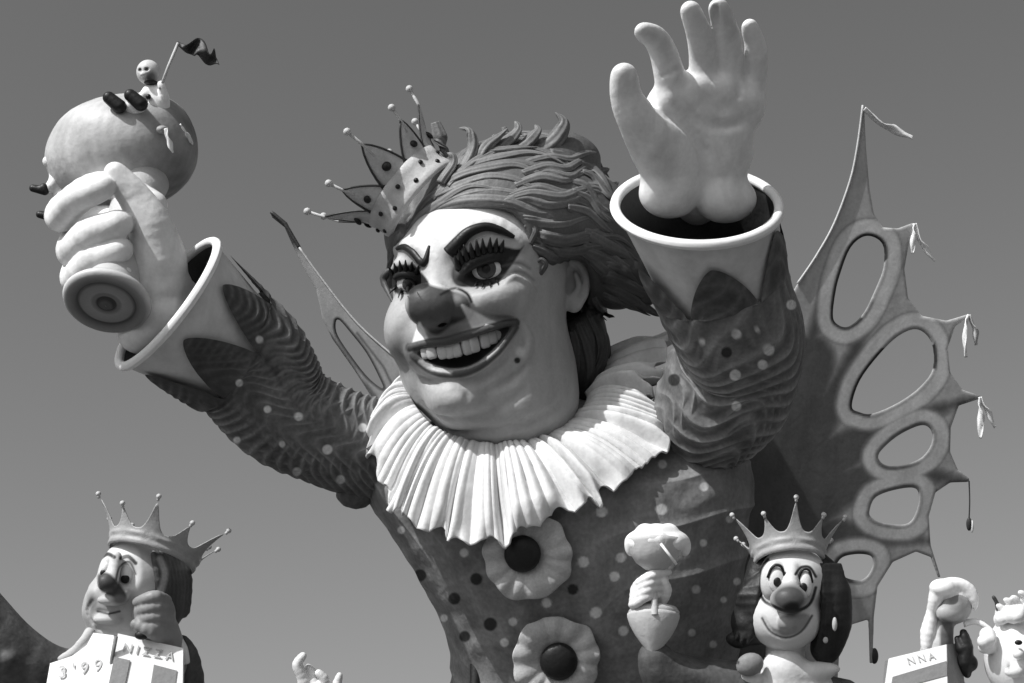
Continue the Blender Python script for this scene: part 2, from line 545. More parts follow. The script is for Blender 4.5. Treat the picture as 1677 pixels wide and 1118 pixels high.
# upper eyelids (bulging) and lower lids
e1 = hd.front(792, 440)
hd.chain([P(753, 440, e1 + 4), P(775, 412, e1 + 12), P(805, 402, e1 + 8), P(836, 412, e1 - 8)], [9, 13, 13, 7], 12, n=4)
hd.chain([P(754, 450, e1 + 14), P(774, 431, e1 + 19), P(803, 421, e1 + 15), P(832, 420, e1 + 2)], [6, 9, 9, 5], 6, n=4)
hd.chain([P(756, 458, e1 + 6), P(785, 468, e1 + 8), P(815, 455, e1), P(838, 425, e1 - 12)], [6, 7, 6, 4], 8, n=4)
e2 = hd.front(664, 462)
hd.chain([P(646, 448, e2 - 12), P(658, 432, e2 + 2), P(680, 436, e2 + 8), P(696, 458, e2 + 10)], [8, 11, 10, 7], 10, n=4)
hd.chain([P(648, 454, e2 + 2), P(662, 448, e2 + 12), P(680, 452, e2 + 15), P(693, 464, e2 + 10)], [5, 7, 7, 5], 6, n=4)
# crow's feet
for k, (ya, yb) in enumerate([(428, 432), (441, 448), (456, 464)]):
    hd.chain([hd.on(822 + 3 * k, ya + 8, 0), hd.on(842, ya - 2, 1), hd.on(862, yb - 2, 0), hd.on(876, yb + 12, -3)], [2, 4.5, 4, 1.5], 5, n=4)
# fold from nose to the corner of the mouth
hd.chain([hd.on(770, 508, 2), hd.on(800, 520, 2), hd.on(835, 524, 2), hd.on(858, 540, 2), hd.on(862, 572, 2)], [3, 5, 5, 4, 3], 5, op='s', n=4)
hd.chain([hd.on(853, 532, 0), hd.on(866, 556, 0), hd.on(862, 585, 0)], [3, 6, 3], 8, n=4)
# mouth: the muzzle swells, the opening is cut into it
mz = hd.front(750, 585)
mz = min(mz, 165)
hd.ell(P(745, 565, mz - 30), (78, 44, 36), 26, (0, 0, 12))
UPL = [(671, 569), (701, 562), (729, 559), (757, 551), (790, 541), (826, 531), (844, 528)]
LOL = [(676, 582), (696, 600), (720, 611), (754, 612), (784, 601), (813, 578), (833, 553), (844, 536)]
mouth_mid = [(682, 577), (712, 584), (745, 584), (780, 572), (812, 553), (836, 536)]
zs_m = [hd.front(*p) for p in mouth_mid]
hd.chain([P(x, y, z + 4) for (x, y), z in zip(mouth_mid, zs_m)], [7, 17, 23, 23, 16, 6], 3, op='s', n=5)
hd.chain([P(x, y, z + 14) for (x, y), z in zip(mouth_mid, zs_m)], [6, 16, 21, 21, 14, 5], 3, op='s', n=5)
hd.chain([P(x, y, hd.front(x, y - 8) + 3) for x, y in UPL], [4, 6, 7, 7, 6, 5, 4], 4, n=5)
hd.chain([P(x, y, hd.front(x, y + 9) + 3) for x, y in LOL], [4, 6, 7, 7, 7, 6, 5, 4], 4, n=5)
# creases under the lower lip, chin and the double chin
hd.chain([hd.on(688, 618, 3), hd.on(720, 632, 3), hd.on(765, 632, 3), hd.on(800, 615, 3), hd.on(835, 585, 3)], [3, 5, 6, 5, 3], 8, op='s', n=4)
hd.ell(hd.on(748, 652, -18), (36, 26, 30), 16)
hd.ell(hd.on(766, 650, 6), (5, 12, 6), 8, op='s')
for pts in ([(690, 660), (730, 686), (775, 684), (820, 668), (860, 640)], [(720, 700), (765, 712), (830, 705), (890, 682), (925, 655)]):
    hd.chain([hd.on(x, y, 5) for x, y in pts], [3, 6, 7, 6, 3], 10, op='s', n=4)
hd.chain([hd.on(800, 640, 3), hd.on(835, 625, 3), hd.on(862, 600, 3)], [3, 5, 2], 8, op='s', n=4)
# ear
ez = 20
EX, EY = 938, 468
hd.ell(P(EX, EY, ez), (25, 38, 13), 6, (0, 30, -6))
hd.ell(P(EX + 2, EY + 25, ez + 4), (15, 19, 13), 6)
hd.ell(P(EX - 3, EY - 8, ez + 18), (13, 22, 14), 4, (0, 30, -6), op='s')
hd.chain([P(EX - 22, EY - 12, ez + 10), P(EX - 14, EY - 36, ez + 12), P(EX + 8, EY - 38, ez + 10), P(EX + 22, EY - 16, ez + 8), P(EX + 20, EY + 12, ez + 8), P(EX + 8, EY + 32, ez + 10)], [5, 6, 7, 7, 6, 6], 4, n=4)
hd.chain([P(EX + 4, EY - 20, ez + 12), P(EX + 10, EY, ez + 12), P(EX + 2, EY + 14, ez + 12)], [4, 5, 4], 3, n=4)
v, f = hd.mesh()
px, py = proj(v)
fr = v[:, 2] > 20
sk = np.full(len(v), 0.40)
# painted face: pale forehead, rouged cheeks, dark nose, white triangles beside the mouth
sk = lay(sk, 0.72, ramp(polysd(px, py, curve([(690, 470), (705, 425), (660, 395), (700, 350), (790, 335), (862, 370), (852, 392), (800, 362), (755, 375), (730, 410), (738, 465)], 4, closed=True)), 22) * fr)
sk = lay(sk, 0.14, ramp(np.hypot((px - 664) / 1.0, (py - 572) / 1.4) - 22, 26) * fr * 0.9)
sk = lay(sk, 0.20, ramp(np.hypot((px - 815) / 1.6, (py - 512)) - 16, 26) * fr * 0.8)
sk = lay(sk, 0.24, ramp(linesd(px, py, [(700, 560), (735, 552), (765, 540)]) - 12, 14) * fr)
nose = polysd(px, py, curve([(668, 498), (672, 470), (690, 462), (715, 470), (740, 476), (764, 486), (770, 502), (764, 520), (740, 532), (715, 548), (690, 535), (672, 520)], 5, closed=True))
sk = lay(sk, 0.085, ramp(nose, 5) * fr)
sk = lay(sk, 0.22, ramp(np.hypot((px - 748) / 1.5, py - 488) - 7, 8) * fr * 0.8)  # painted highlight on the nostril wing
sk = lay(sk, 0.02, ramp(linesd(px, py, curve([(722, 482), (745, 472), (764, 480), (772, 494)], 4)) - 2.2, 3) * fr)  # shaded crease above the nostril, drawn in dark paint
for tri in ([(757, 500), (800, 524), (815, 530), (786, 537), (774, 535)], [(687, 529), (700, 556), (676, 564)]):
    sk = lay(sk, 0.74, ramp(polysd(px, py, tri) - 2, 3) * fr)
lips = np.minimum(linesd(px, py, curve(UPL, 5)) - 7.5, linesd(px, py, curve(LOL, 5)) - 6)
sk = lay(sk, 0.075, ramp(lips, 3) * fr)
sk = lay(sk, 0.42, ramp(linesd(px, py, curve([(688, 592), (706, 603), (738, 608)], 4)) - 3.2, 3) * fr)  # painted highlight along the left of the lower lip
sk = lay(sk, 0.30, ramp(linesd(px, py, curve([(766, 602), (795, 588), (815, 570)], 4)) - 2.0, 2.5) * fr)  # the lip's right-hand highlight, also painted
inm = polysd(px, py, curve([(683, 576), (735, 568), (790, 550), (834, 535), (818, 562), (780, 594), (745, 603), (708, 596)], 4, closed=True))
sk = lay(sk, 0.012, ramp(inm, 3) * fr)
sk = lay(sk, 0.022, ramp(np.hypot(px - 847, py - 590) - 5, 2) * fr)
sk = lay(sk, 0.60, ramp(np.hypot((px - 852), (py - 576) / 1.1) - 7, 6) * fr * (np.hypot(px - 847, py - 590) > 6))
sk = lay(sk, 0.60, ramp(np.hypot((px - 745) / 1.9, (py - 650)) - 8, 8) * fr * 0.6)  # highlight on the chin bump, painted in
# eye make-up
sk = lay(sk, 0.52, ramp(polysd(px, py, curve([(748, 430), (768, 392), (800, 376), (836, 390), (852, 404), (815, 412), (780, 415)], 4, closed=True)), 5) * fr)
liner = polysd(px, py, curve([(740, 452), (748, 428), (775, 410), (812, 402), (848, 408), (858, 402), (838, 434), (814, 463), (780, 469), (750, 468)], 5, closed=True))
sk = lay(sk, 0.018, ramp(liner, 3) * fr)
sk = lay(sk, 0.10, ramp(np.hypot((px - 745) / 0.8, (py - 440) / 1.4) - 16, 18) * fr * 0.75)
sk = lay(sk, 0.54, ramp(np.hypot((px - 660), (py - 432) / 1.1) - 13, 5) * fr)
sk = lay(sk, 0.018, ramp(polysd(px, py, curve([(636, 450), (654, 434), (680, 438), (703, 464), (688, 476), (668, 482), (646, 478)], 5, closed=True)), 3) * fr)
sk = lay(sk, 0.12, ramp(linesd(px, py, curve([(822, 436), (848, 430), (868, 440)], 4)) - 1.5, 4) * fr * 0.6)
sk = lay(sk, 0.14, ramp(linesd(px, py, curve([(822, 452), (852, 444), (874, 458)], 4)) - 1.5, 4) * fr * 0.6)
head = add('head', v, f, SKIN, king, paint=sk)
hbv = bvh_of(v, f)

# ---- eyes
def eye(cx, cy, r, look, irad):
    c = hd.on(cx, cy, -r * 0.42)
    e = add('eye', *ball(c, (r * 1.25, r, r)), EYEW, head)
    d = P(look[0], look[1], c[2] + r) - c; d = d / np.linalg.norm(d)
    a, b, n_ = frame(d)
    o = add('iris', *ball(c + d * r * 0.86, (irad, irad, irad * 0.35), axes=[a, b, n_]), EYEI, head)
    add('pupil', *ball(c + d * (r * 0.86 + irad * 0.22), (irad * .5, irad * .5, irad * 0.22), axes=[a, b, n_]), BLACK, head)
    return e
eye(799, 441, 25, (796, 440), 15.5)
eye(670, 464, 16, (670, 466), 11)

# ---- teeth, each its own
def tooth(c, ax, w, h, d):
    a = np.array(ax[0]); b = np.array(ax[1]); n_ = np.array(ax[2])
    vv = []; nu, nv = 8, 14
    for i in range(nu + 1):
        p = math.pi * i / nu
        for j in range(nv):
            t = 2 * math.pi * j / nv
            q = [math.sin(p) * math.cos(t), math.sin(p) * math.sin(t), math.cos(p)]
            q = [math.copysign(abs(k) ** 0.5, k) for k in q]
            vv.append(np.asarray(c) + a * q[0] * w + b * q[1] * h + n_ * q[2] * d)
    return np.array(vv), gridf(nu + 1, nv, flip=True)
tu = curve([(690, 572), (735, 564), (785, 550), (828, 535)], 8)
tl = curve([(700, 584), (738, 585), (778, 573), (818, 550)], 8)
zt = curve([[0, 0, zs_m[0] - 2], [0, 0, zs_m[1] - 2], [0, 0, zs_m[2] - 3], [0, 0, zs_m[3] - 4], [0, 0, zs_m[4] - 6], [0, 0, zs_m[5] - 10]], 8)[:, 2]
NT = 10
for i in range(NT):
    t = (i + 0.5) / NT
    a_ = tu[int(t * (len(tu) - 1))]; b_ = tl[int(t * (len(tl) - 1))]
    m_ = (a_ + b_) / 2; hh = np.hypot(*(a_ - b_)) / 2 + 1.5
    z = zt[int(t * (len(zt) - 1))]
    sl_ = math.atan2(-(tu[-1][1] - tu[0][1]), tu[-1][0] - tu[0][0])
    zz = 0.45 if t > .45 else -0.25
    ax0 = np.array([math.cos(sl_), math.sin(sl_), -zz]); ax0 /= np.linalg.norm(ax0)
    a1, b1, c1 = ax0, None, None
    n1 = np.cross(ax0, (0, 1, 0)); n1 /= np.linalg.norm(n1); b1 = np.cross(n1, ax0)
    add('tooth', *tooth(P(m_[0], m_[1], z), (ax0, b1, n1), 8.3, hh, 6), TEETH, head)

# ---- eyelashes and eyebrows
def spike(root, tip, r, side=(0, 0, 1)):
    mid = (np.asarray(root) + tip) / 2 + np.array([0, 0, 3.0])
    return tube(curve([root, mid, tip], 3), list(np.linspace(r, r * 0.12, 7)), 6)
def lashes(pairs, r, zoff, name='eyelashes'):
    sp = []
    for (ax_, ay_), (bx_, by_) in pairs:
        a = hd.on(ax_, ay_, -2); b = hd.on(bx_, by_, zoff)
        b[2] = max(b[2], a[2] + 4)
        sp.append(spike(a, b, r))
    add(name, *merge(sp), BLACK, head)
lashes([((752, 440), (744, 418)), ((758, 432), (751, 408)), ((766, 426), (759, 400)), ((774, 421), (770, 396)), ((783, 417), (780, 391)), ((792, 414), (790, 389)),
        ((802, 412), (803, 388)), ((811, 411), (814, 389)), ((820, 411), (825, 392))], 6.2, 12)
lashes([((782, 462), (776, 470)), ((792, 463), (789, 473)), ((803, 461), (803, 471)), ((813, 457), (816, 466))], 2.4, 6)
lashes([((644, 450), (636, 436)), ((650, 446), (645, 430)), ((657, 443), (654, 426)), ((665, 442), (664, 425)), ((673, 443), (675, 428)), ((682, 447), (686, 434))], 5.0, 10)
lashes([((650, 468), (640, 482)), ((658, 470), (652, 488)), ((668, 470), (668, 486)), ((678, 468), (684, 480))], 3.4, 10)
def brow(pts, rad):
    q, r = curve([hd.on(x, y, 3) for x, y in pts], 5, rad)
    add('eyebrow', *tube(q, r, 10), BLACK, head)
brow([(735, 414), (750, 398), (768, 380), (795, 371), (820, 377), (842, 388)], [11, 10.5, 8.5, 7, 6, 3])
brow([(650, 407), (662, 404), (678, 414), (690, 428), (697, 428), (703, 402)], [3, 5, 7, 7, 6, 2])
# decorative lash at the far temple
add('temple_curl', *tube(curve([P(640, 440, 40), P(628, 456, 30), P(636, 478, 45), P(645, 497, 70)], 5), [3, 4, 6, 7, 7, 7, 6, 6, 5, 5, 4, 4, 3, 3, 2, 1], 8), HAIRM, head, paint=np.full(16 * 8, .08))

# ---- hair
hr = Clay((-240, -140, -230), (300, 400, 215), 2.1)
hr.ell(P(830, 372, -25), (178, 138, 158), 0)
hr.ell(P(955, 385, -40), (98, 100, 110), 30)
hr.chain([P(960, 430, -10), P(1010, 455, 10), P(1055, 478, 25)], [72, 52, 24], 20)
hr.ell(P(955, 570, -50), (42, 88, 60), 16)
hr.ell(P(665, 380, -10), (36, 62, 80), 20)
hr.ell(P(905, 262, -40), (80, 50, 70), 24)
# the face is left free
X = hr.ax[0][:, None]; Y = hr.ax[1][None, :]
facepoly = curve([(640, 470), (646, 425), (668, 392), (700, 368), (745, 353), (795, 346), (835, 352), (858, 375), (866, 405), (884, 446), (898, 452), (912, 432), (934, 424), (958, 432), (968, 468), (960, 505), (938, 520), (924, 530), (922, 600), (915, 660), (900, 740), (700, 760), (590, 640), (590, 520)], 4, closed=True)
fz = 1 - 60 / F
pd = polysd(X, Y, np.stack([(facepoly[:, 0] - 838.5) * fz, (559 - facepoly[:, 1]) * fz], 1)).astype(np.float32)
cut = np.maximum(pd[:, :, None], -(hr.ax[2][None, None, :] + 60))
hr.d = smax(hr.d, -cut, 10)
hv, hf = hr.mesh()
px, py = proj(hv)
HB = lambda x, y: 0.155 - 0.085 * np.clip((y - 375) / 80, 0, 1) - 0.03 * np.clip((x - 900) / 120, 0, 1)  # shade painted into the hair colour: darker lower down and to the right
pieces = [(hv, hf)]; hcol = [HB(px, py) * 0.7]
def hnorm(p):
    g = []
    i = [min(max(int((p[q] - hr.lo[q]) / hr.h), 2), hr.d.shape[q] - 3) for q in range(3)]
    for q in range(3):
        a = list(i); b = list(i); a[q] += 2; b[q] -= 2
        g.append(float(hr.d[tuple(a)] - hr.d[tuple(b)]))
    g = np.array(g); L_ = np.linalg.norm(g)
    return g / L_ if L_ > 1e-3 else np.array([0, 0, 1.0])
rr = random.Random(3)
def lock(pts, w0, off=0.0, wave=0.0, tip=1.0, flat=0.55, col=1.0, root=.55):
    """one modelled lock: a tapering strand with combed ribs along it"""
    Q = np.array([P(*p) if len(p) == 3 else hr.on(p[0], p[1], off) for p in pts])
    C_ = curve(Q, 9); n = len(C_)
    T = np.gradient(C_, axis=0); T /= np.linalg.norm(T, axis=1)[:, None]
    V = []; ns = 26; ph = rr.uniform(0, 6); cc = []
    N0 = None
    for i in range(n):
        s_ = i / (n - 1)
        N_ = hnorm(C_[i]); N_ = N_ - T[i] * (N_ @ T[i]); N_ /= np.linalg.norm(N_) + 1e-9
        N0 = N_ if N0 is None else (N0 * .75 + N_ * .25); N0 = N0 - T[i] * (N0 @ T[i]); N0 /= np.linalg.norm(N0)
        B_ = np.cross(T[i], N0)
        w = w0 * (root + (1 - root) * min(1, s_ * 3)) * (1 - s_ ** 2.4 * tip) + .4
        c = C_[i] + B_ * wave * math.sin(s_ * 7 + ph) + N0 * 1.2 * math.sin(s_ * 9 + ph * 2)
        for j in range(ns):
            t = 2 * math.pi * j / ns
            rib = 1 + 0.13 * math.cos(6 * t + ph + 1.2 * s_ * math.sin(ph)) + .05 * math.cos(11 * t + 2 * ph)
            V.append(c + (B_ * math.cos(t) + N0 * math.sin(t) * flat) * w * rib)
            cc.append(col * (0.86 + 0.28 * (0.5 + .5 * math.cos(6 * t + ph))))
    F_ = gridf(n, ns) + [list(range(ns))[::-1], list(range((n - 1) * ns, n * ns))]
    V = np.array(V); qx, qy = proj(V)
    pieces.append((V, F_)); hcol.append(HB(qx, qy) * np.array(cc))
# the combed-back top: long waves from the brow and crown to the right
flow = [   # path, half width, how many side by side (dx, dy between them)
    ([(668, 386), (695, 356), (735, 334), (785, 326), (835, 330), (872, 346), (905, 350), (945, 342)], 12),
    ([(664, 400), (680, 366), (712, 338), (752, 320), (800, 312), (850, 318), (895, 330)], 11),
    ([(672, 372), (702, 330), (745, 305), (795, 292), (842, 296), (885, 312), (930, 314)], 12),
    ([(684, 345), (716, 305), (752, 284), (800, 270), (850, 268), (895, 280), (935, 294)], 12),
    ([(706, 318), (740, 280), (778, 256), (822, 246), (868, 244), (905, 254), (940, 272)], 12),
    ([(730, 292), (762, 256), (800, 236), (842, 228), (880, 226)], 11),
    ([(770, 262), (808, 234), (848, 222), (888, 220), (918, 228)], 11),
    ([(800, 352), (846, 352), (886, 366), (925, 368), (962, 356), (995, 352)], 11),
    ([(822, 338), (862, 330), (900, 336), (935, 330), (968, 318), (992, 322)], 12),
    ([(835, 318), (878, 308), (920, 314), (955, 304), (980, 300), (1002, 312)], 11),
    ([(846, 296), (888, 284), (925, 290), (955, 276), (980, 276)], 11),
    ([(858, 272), (895, 262), (928, 264), (955, 254), (972, 258)], 11),
    ([(848, 364), (885, 384), (925, 392), (965, 382), (1000, 380), (1022, 392)], 12),
    ([(866, 382), (898, 404), (935, 414), (975, 406), (1010, 410), (1036, 426)], 12),
    ([(872, 402), (905, 424), (950, 432), (990, 432), (1025, 446), (1056, 462)], 13),
    ([(905, 420), (945, 444), (985, 452), (1020, 464), (1052, 480), (1078, 486), (1094, 474)], 13),
    ([(962, 444), (990, 466), (1022, 480), (1050, 496), (1074, 512), (1092, 514), (1099, 504)], 13),
    ([(966, 470), (992, 484), (1020, 496), (1048, 508), (1066, 516)], 11),
    ([(880, 392), (930, 400), (975, 396), (1015, 400), (1042, 418)], 9),
    ([(940, 300), (965, 312), (985, 338), (1005, 352)], 12), ([(930, 330), (960, 340), (988, 362), (1012, 372)], 12),
    ([(950, 270), (972, 284), (990, 306), (1004, 324)], 12), ([(960, 380), (992, 396), (1020, 412), (1046, 432)], 12),
    ([(950, 402), (985, 420), (1020, 440), (1050, 466)], 13), ([(968, 418), (1005, 446), (1036, 472), (1062, 496)], 13),
    ([(640, 470), (638, 440), (644, 415)], 7),
    ([(862, 226, 0), (905, 222, -20), (945, 236, -40), (975, 262, -55), (998, 284, -60)], 14),
    ([(890, 236, 20), (930, 242, 0), (960, 262, -25), (985, 292, -40), (1008, 318, -55)], 14),
    ([(900, 252, 40), (940, 262, 15), (968, 286, -10), (995, 318, -30), (1016, 345, -45)], 14),
    ([(870, 228, -50), (915, 222, -80), (955, 238, -100), (985, 270, -110)], 15),
    ([(950, 300, 20), (985, 326, -10), (1010, 356, -30), (1032, 384, -45)], 14), ([(690, 360), (730, 318), (775, 300), (820, 302)], 8),
    ([(960, 456), (975, 490), (990, 512), (1006, 520)], 11), ([(950, 480), (962, 512), (972, 540)], 11),
    ([(648, 436), (652, 398), (668, 366), (690, 336)], 8), ([(641, 446), (644, 405), (655, 372)], 7),
    ([(876, 418), (884, 436), (894, 448)], 6),
    ([(965, 510), (982, 545), (984, 585), (968, 618), (955, 634)], 13), ([(950, 520), (964, 560), (962, 605), (948, 640)], 12),
    ([(936, 532), (944, 575), (938, 620), (934, 646)], 11), ([(928, 540), (930, 585), (927, 630)], 9), ([(975, 520), (991, 560), (990, 600), (975, 625)], 9),
]
for pts, w in flow:
    A = np.array(pts, float)
    for c in range(2):
        B = A.copy(); B[:, :2] += [rr.uniform(-5, 5), rr.uniform(-5, 5) + (9 if c else -2)]
        B[1:, :2] += np.array([[rr.uniform(-3, 3), rr.uniform(-3, 3)] for _ in B[1:]])
        dd = polysd(B[:, 0], B[:, 1], facepoly)
        if (dd < w * .8).any():
            if c: continue
            B = A
        lock([tuple(p) for p in B], w * rr.uniform(.75, 1.0), off=-2 + 3 * c, wave=rr.uniform(.5, 2), col=rr.uniform(.85, 1.15))
# curls that flip up against the sky, and the ragged tips behind
for pts, r in [
    ([(738, 305, 80), (762, 270, 70), (774, 238, 60), (768, 215, 55), (751, 209, 50)], 11),
    ([(722, 300, 90), (738, 276, 84), (742, 258, 80), (732, 250, 78)], 9),
    ([(775, 275, 70), (792, 246, 58), (812, 226, 50), (832, 210, 45)], 12),
    ([(800, 262, 50), (830, 232, 36), (848, 212, 28), (843, 198, 24)], 12),
    ([(838, 250, 40), (866, 232, 30), (880, 214, 24), (876, 204, 20)], 11),
    ([(868, 258, 30), (898, 238, 22), (918, 216, 20), (922, 198, 20), (910, 183, 20)], 15),
    ([(900, 262, 20), (928, 248, 0), (944, 232, -5), (942, 222, -5)], 12),
    ([(925, 270, 0), (952, 262, -20), (972, 254, -40)], 12),
    ([(945, 290, -20), (975, 284, -40), (998, 276, -55)], 12),
    ([(960, 312, -20), (992, 308, -45), (1014, 298, -60)], 12),
    ([(972, 340, -20), (1004, 340, -45), (1026, 332, -60)], 12),
    ([(985, 372, -10), (1020, 376, -35), (1040, 372, -45)], 12),
    ([(995, 405, 0), (1035, 420, -10), (1060, 440, -14), (1066, 452, -14)], 13),
    ([(1010, 436, 15), (1045, 450, 12), (1072, 462, 10), (1080, 456, 10)], 12),
    ([(868, 398, 122), (876, 378, 126), (868, 366, 126), (858, 372, 126)], 4),
    ([(884, 448, 112), (894, 434, 118), (886, 424, 118), (878, 434, 116)], 4),
]:
    lock(pts, r, flat=.7, root=.9)
for i in range(60):        # the back of the mane
    t0 = rr.uniform(-1.2, 1.4); x0 = rr.uniform(690, 960)
    q = []
    for k in range(5):
        x = x0 + 26 * k * (0.5 + .3 * math.sin(t0)); y = 330 + 110 * t0 + 18 * k
        zc_ = 1 - min(.97, ((x - 860) / 200) ** 2 + ((y - 385) / 150) ** 2)
        q.append((x, y, -40 - 150 * math.sqrt(max(0.02, zc_))))
    lock(q, rr.uniform(9, 14))
hv, hf = merge(pieces)
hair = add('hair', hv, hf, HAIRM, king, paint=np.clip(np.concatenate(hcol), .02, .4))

# ---- crown
cm = P(694, 333, 20); nn = np.array([-0.75, 0.60, -0.14]); nn /= np.linalg.norm(nn)
ca, cb, cn = frame(nn, (0, 0, 1))        # ca across, cb mostly depth
RC = 79
def ringp(t, r, h): return cm + cn * h + r * (ca * math.cos(t) + cb * math.sin(t))
crown = add('crown', *lathe(cm, nn, [(RC - 6, 2), (RC + 1, -2), (RC + 4, 4), (RC + 2, 12), (RC, 22), (RC + 1, 34), (RC + 4, 46), (RC + 1, 48), (RC - 4, 44), (RC - 5, 20), (RC - 6, 2)], 72, (0, 0, 1)), GOLD, king)
NS = 9
fan = 0.52
for k in range(NS):
    t0 = 2 * math.pi * (k + 0.35) / NS
    big = 1.0 if k % 2 == 0 else 0.8
    w = math.pi / NS * 1.22; H = 82 * big
    vv = []; ff = []
    nu = 9
    for side in (1, -1):
        for i in range(nu + 1):
            s_ = i / nu
            for j in range(7):
                q = (j - 3) / 3
                ww = w * (1 - s_) ** 0.9
                tt = t0 + q * ww
                rad = RC + H * fan * s_ ** 1.3 + side * 2.2 * (1 - q * q * 0.8) - 6 * q * q * (1 - s_)
                vv.append(ringp(tt, rad, 42 + H * 0.80 * s_))
    m_ = (nu + 1) * 7
    for i in range(nu):
        for j in range(6):
            a = i * 7 + j
            ff.append([a, a + 1, a + 8, a + 7]); ff.append([m_ + a, m_ + a + 7, m_ + a + 8, m_ + a + 1])
    for i in range(nu):
        for j in (0, 6):
            a = i * 7 + j; b = a + 7
            ff.append([a, b, m_ + b, m_ + a])
    sp = add('spike', np.array(vv), ff, GOLD, crown)
    base = ringp(t0, RC + H * fan, 42 + H * 0.80); tip = ringp(t0, RC + (H + 20 * big) * fan, 42 + (H + 34 * big) * 0.80)
    bottom = ringp(t0, RC + 2 + H * fan * 0.55, 42 + H * 0.52)
    add('rod', *tube([bottom, base, tip], [2.4, 2.6, 2.6], 8), LIGHT, crown)
    add('rod_ball', *ball(tip, 6.2, 8, 12), LIGHT, crown)
    for sgn in (-1, 1):
        eg = [ringp(t0 + sgn * w * (1 - q) ** 0.9, RC + H * fan * q ** 1.3 - 6 * (1 - q) * .6, 42 + H * .8 * q) for q in np.linspace(0, 1, 7)]
        add('spike_trim', *tube(eg, 1.9, 6), DARK, crown)
    j_ = ringp(t0, RC + H * fan * 0.26 + 2.4, 42 + H * 0.24)
    out = ringp(t0, RC + 50, 30) - ringp(t0, RC, 30); a, b, c_ = frame(out)
    add('jewel', *ball(j_, (7 * big + 1, 7 * big + 1, 4), 8, 14, axes=[a, b, c_]), BLACK, crown)
    for h_ in (14, 30):
        out_p = ringp(t0 + (0.16 if h_ == 14 else -0.16), RC + 2.5, h_)
        add('stud', *ball(out_p, (4.2, 4.2, 2.6), 6, 10, axes=[a, b, c_]), BLACK, crown)
# ================================================================ torso, sleeves, cuffs, hands
def folds(u, t, n, tw, seed, sharp=1.5):
    w = np.sin(2 * math.pi * (u * n + tw * np.sin(t + seed) * 0.5 + 0.55 * wob(u * 6, np.cos(t) * 1.6, np.sin(t) * 1.6, 1.0, seed)))
    return (1 - np.abs(w)) ** sharp       # narrow ridges

# polka dots painted on the costume
DOTS = {'t': [(985, 838, 9), (1084, 834, 9), (955, 920, 9), (1017, 913, 8), (1006, 944, 8), (895, 987, 8), (976, 1003, 9), (1021, 1033, 8), (840, 1018, 7), (1153, 797, 7),
              (1152, 889, 6), (1140, 965, 7), (1185, 982, 5), (1133, 1036, 6), (1168, 1055, 6), (1207, 952, 6), (1100, 1015, 6), (1085, 760, 7), (1195, 850, 6), (826, 1052, 7), (760, 905, 7), (657, 868, 6), (727, 1012, 6)],
        'td': [(688, 942, 10), (744, 980, 10), (761, 1042, 9), (803, 1022, 11), (780, 948, 10), (938, 965, 9), (1060, 1075, 8)],
        's1': [(536, 736, 8), (486, 772, 7), (489, 682, 7), (438, 670, 6), (392, 627, 6), (346, 715, 5), (388, 721, 6), (462, 727, 5), (558, 785, 7), (594, 700, 7), (425, 556, 6)],
        's2': [(1206, 547, 8), (1259, 573, 9), (1249, 597, 8), (1204, 614, 9), (1206, 665, 8), (1296, 499, 8), (1240, 540, 4), (1150, 560, 5)],
        's2d': [(1104, 622, 10), (1070, 614, 8), (1190, 577, 9)]}
def spots(v, pc, key, col, zmin=-20):
    px, py = proj(v)
    for x, y, r in DOTS[key]:
        pc = lay(pc, col, ramp(np.hypot(px - x, py - y) - r, 2.5) * (v[:, 2] > zmin))
    return pc
# torso: elliptical sections from the deck up to the shoulders
down = np.array([0, -0.927, 0.375])
secs = [  # centre px,py,z, half width, half depth
    (P(960, 1118, -75) + down * 300, 330, 240), (P(960, 1118, -75) + down * 140, 285, 215),
    (P(972, 1118, -72), 238, 195), (P(966, 1010, -52), 248, 198), (P(948, 930, -36), 272, 200), (P(925, 850, -20), 300, 185), (P(915, 785, -15), 318, 165),
    (P(905, 720, -30), 290, 130), (P(890, 680, -40), 150, 100), (P(880, 650, -40), 60, 60)]
cs = curve([s_[0] for s_ in secs], 52); ws = curve([[s_[1], s_[2], 0] for s_ in secs], 52)
nv = 620; th = np.arange(nv) / nv * 2 * math.pi
nu = len(cs)
uu = np.linspace(0, 1, nu)[:, None] * np.ones((1, nv)); TT = np.ones((nu, 1)) * th[None]
sx = np.sign(np.cos(TT)) * np.abs(np.cos(TT)) ** 0.9; sy = np.sign(np.sin(TT)) * np.abs(np.sin(TT)) ** 0.9
gx = cs[:, 0:1] + ws[:, 0:1] * sx
gy = cs[:, 1:2] + 0 * sx
gz = cs[:, 2:3] + ws[:, 1:2] * sy
# soft swags in the cloth pulling up towards the right shoulder
ph = (gx * 0.022 - gy * 0.040 + 0.00004 * gx * gy) + 2.2 * wob(gx * 0.006, gy * 0.008, gz * 0.003, 1.0, 5)
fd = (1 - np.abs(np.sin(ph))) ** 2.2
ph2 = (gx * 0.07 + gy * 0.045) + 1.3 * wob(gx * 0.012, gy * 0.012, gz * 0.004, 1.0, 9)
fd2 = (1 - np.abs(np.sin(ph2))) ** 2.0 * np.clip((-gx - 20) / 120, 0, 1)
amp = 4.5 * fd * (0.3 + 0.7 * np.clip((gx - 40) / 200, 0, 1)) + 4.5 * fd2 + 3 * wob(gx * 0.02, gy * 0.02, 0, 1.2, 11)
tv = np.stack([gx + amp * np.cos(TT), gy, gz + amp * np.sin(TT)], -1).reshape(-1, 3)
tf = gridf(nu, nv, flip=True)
tpaint = 0.195 + 0.07 * (fd * 0.6 + fd2).ravel() + 0.012 * wob(tv[:, 0] * .03, tv[:, 1] * .09, 0, 1.4, 2)
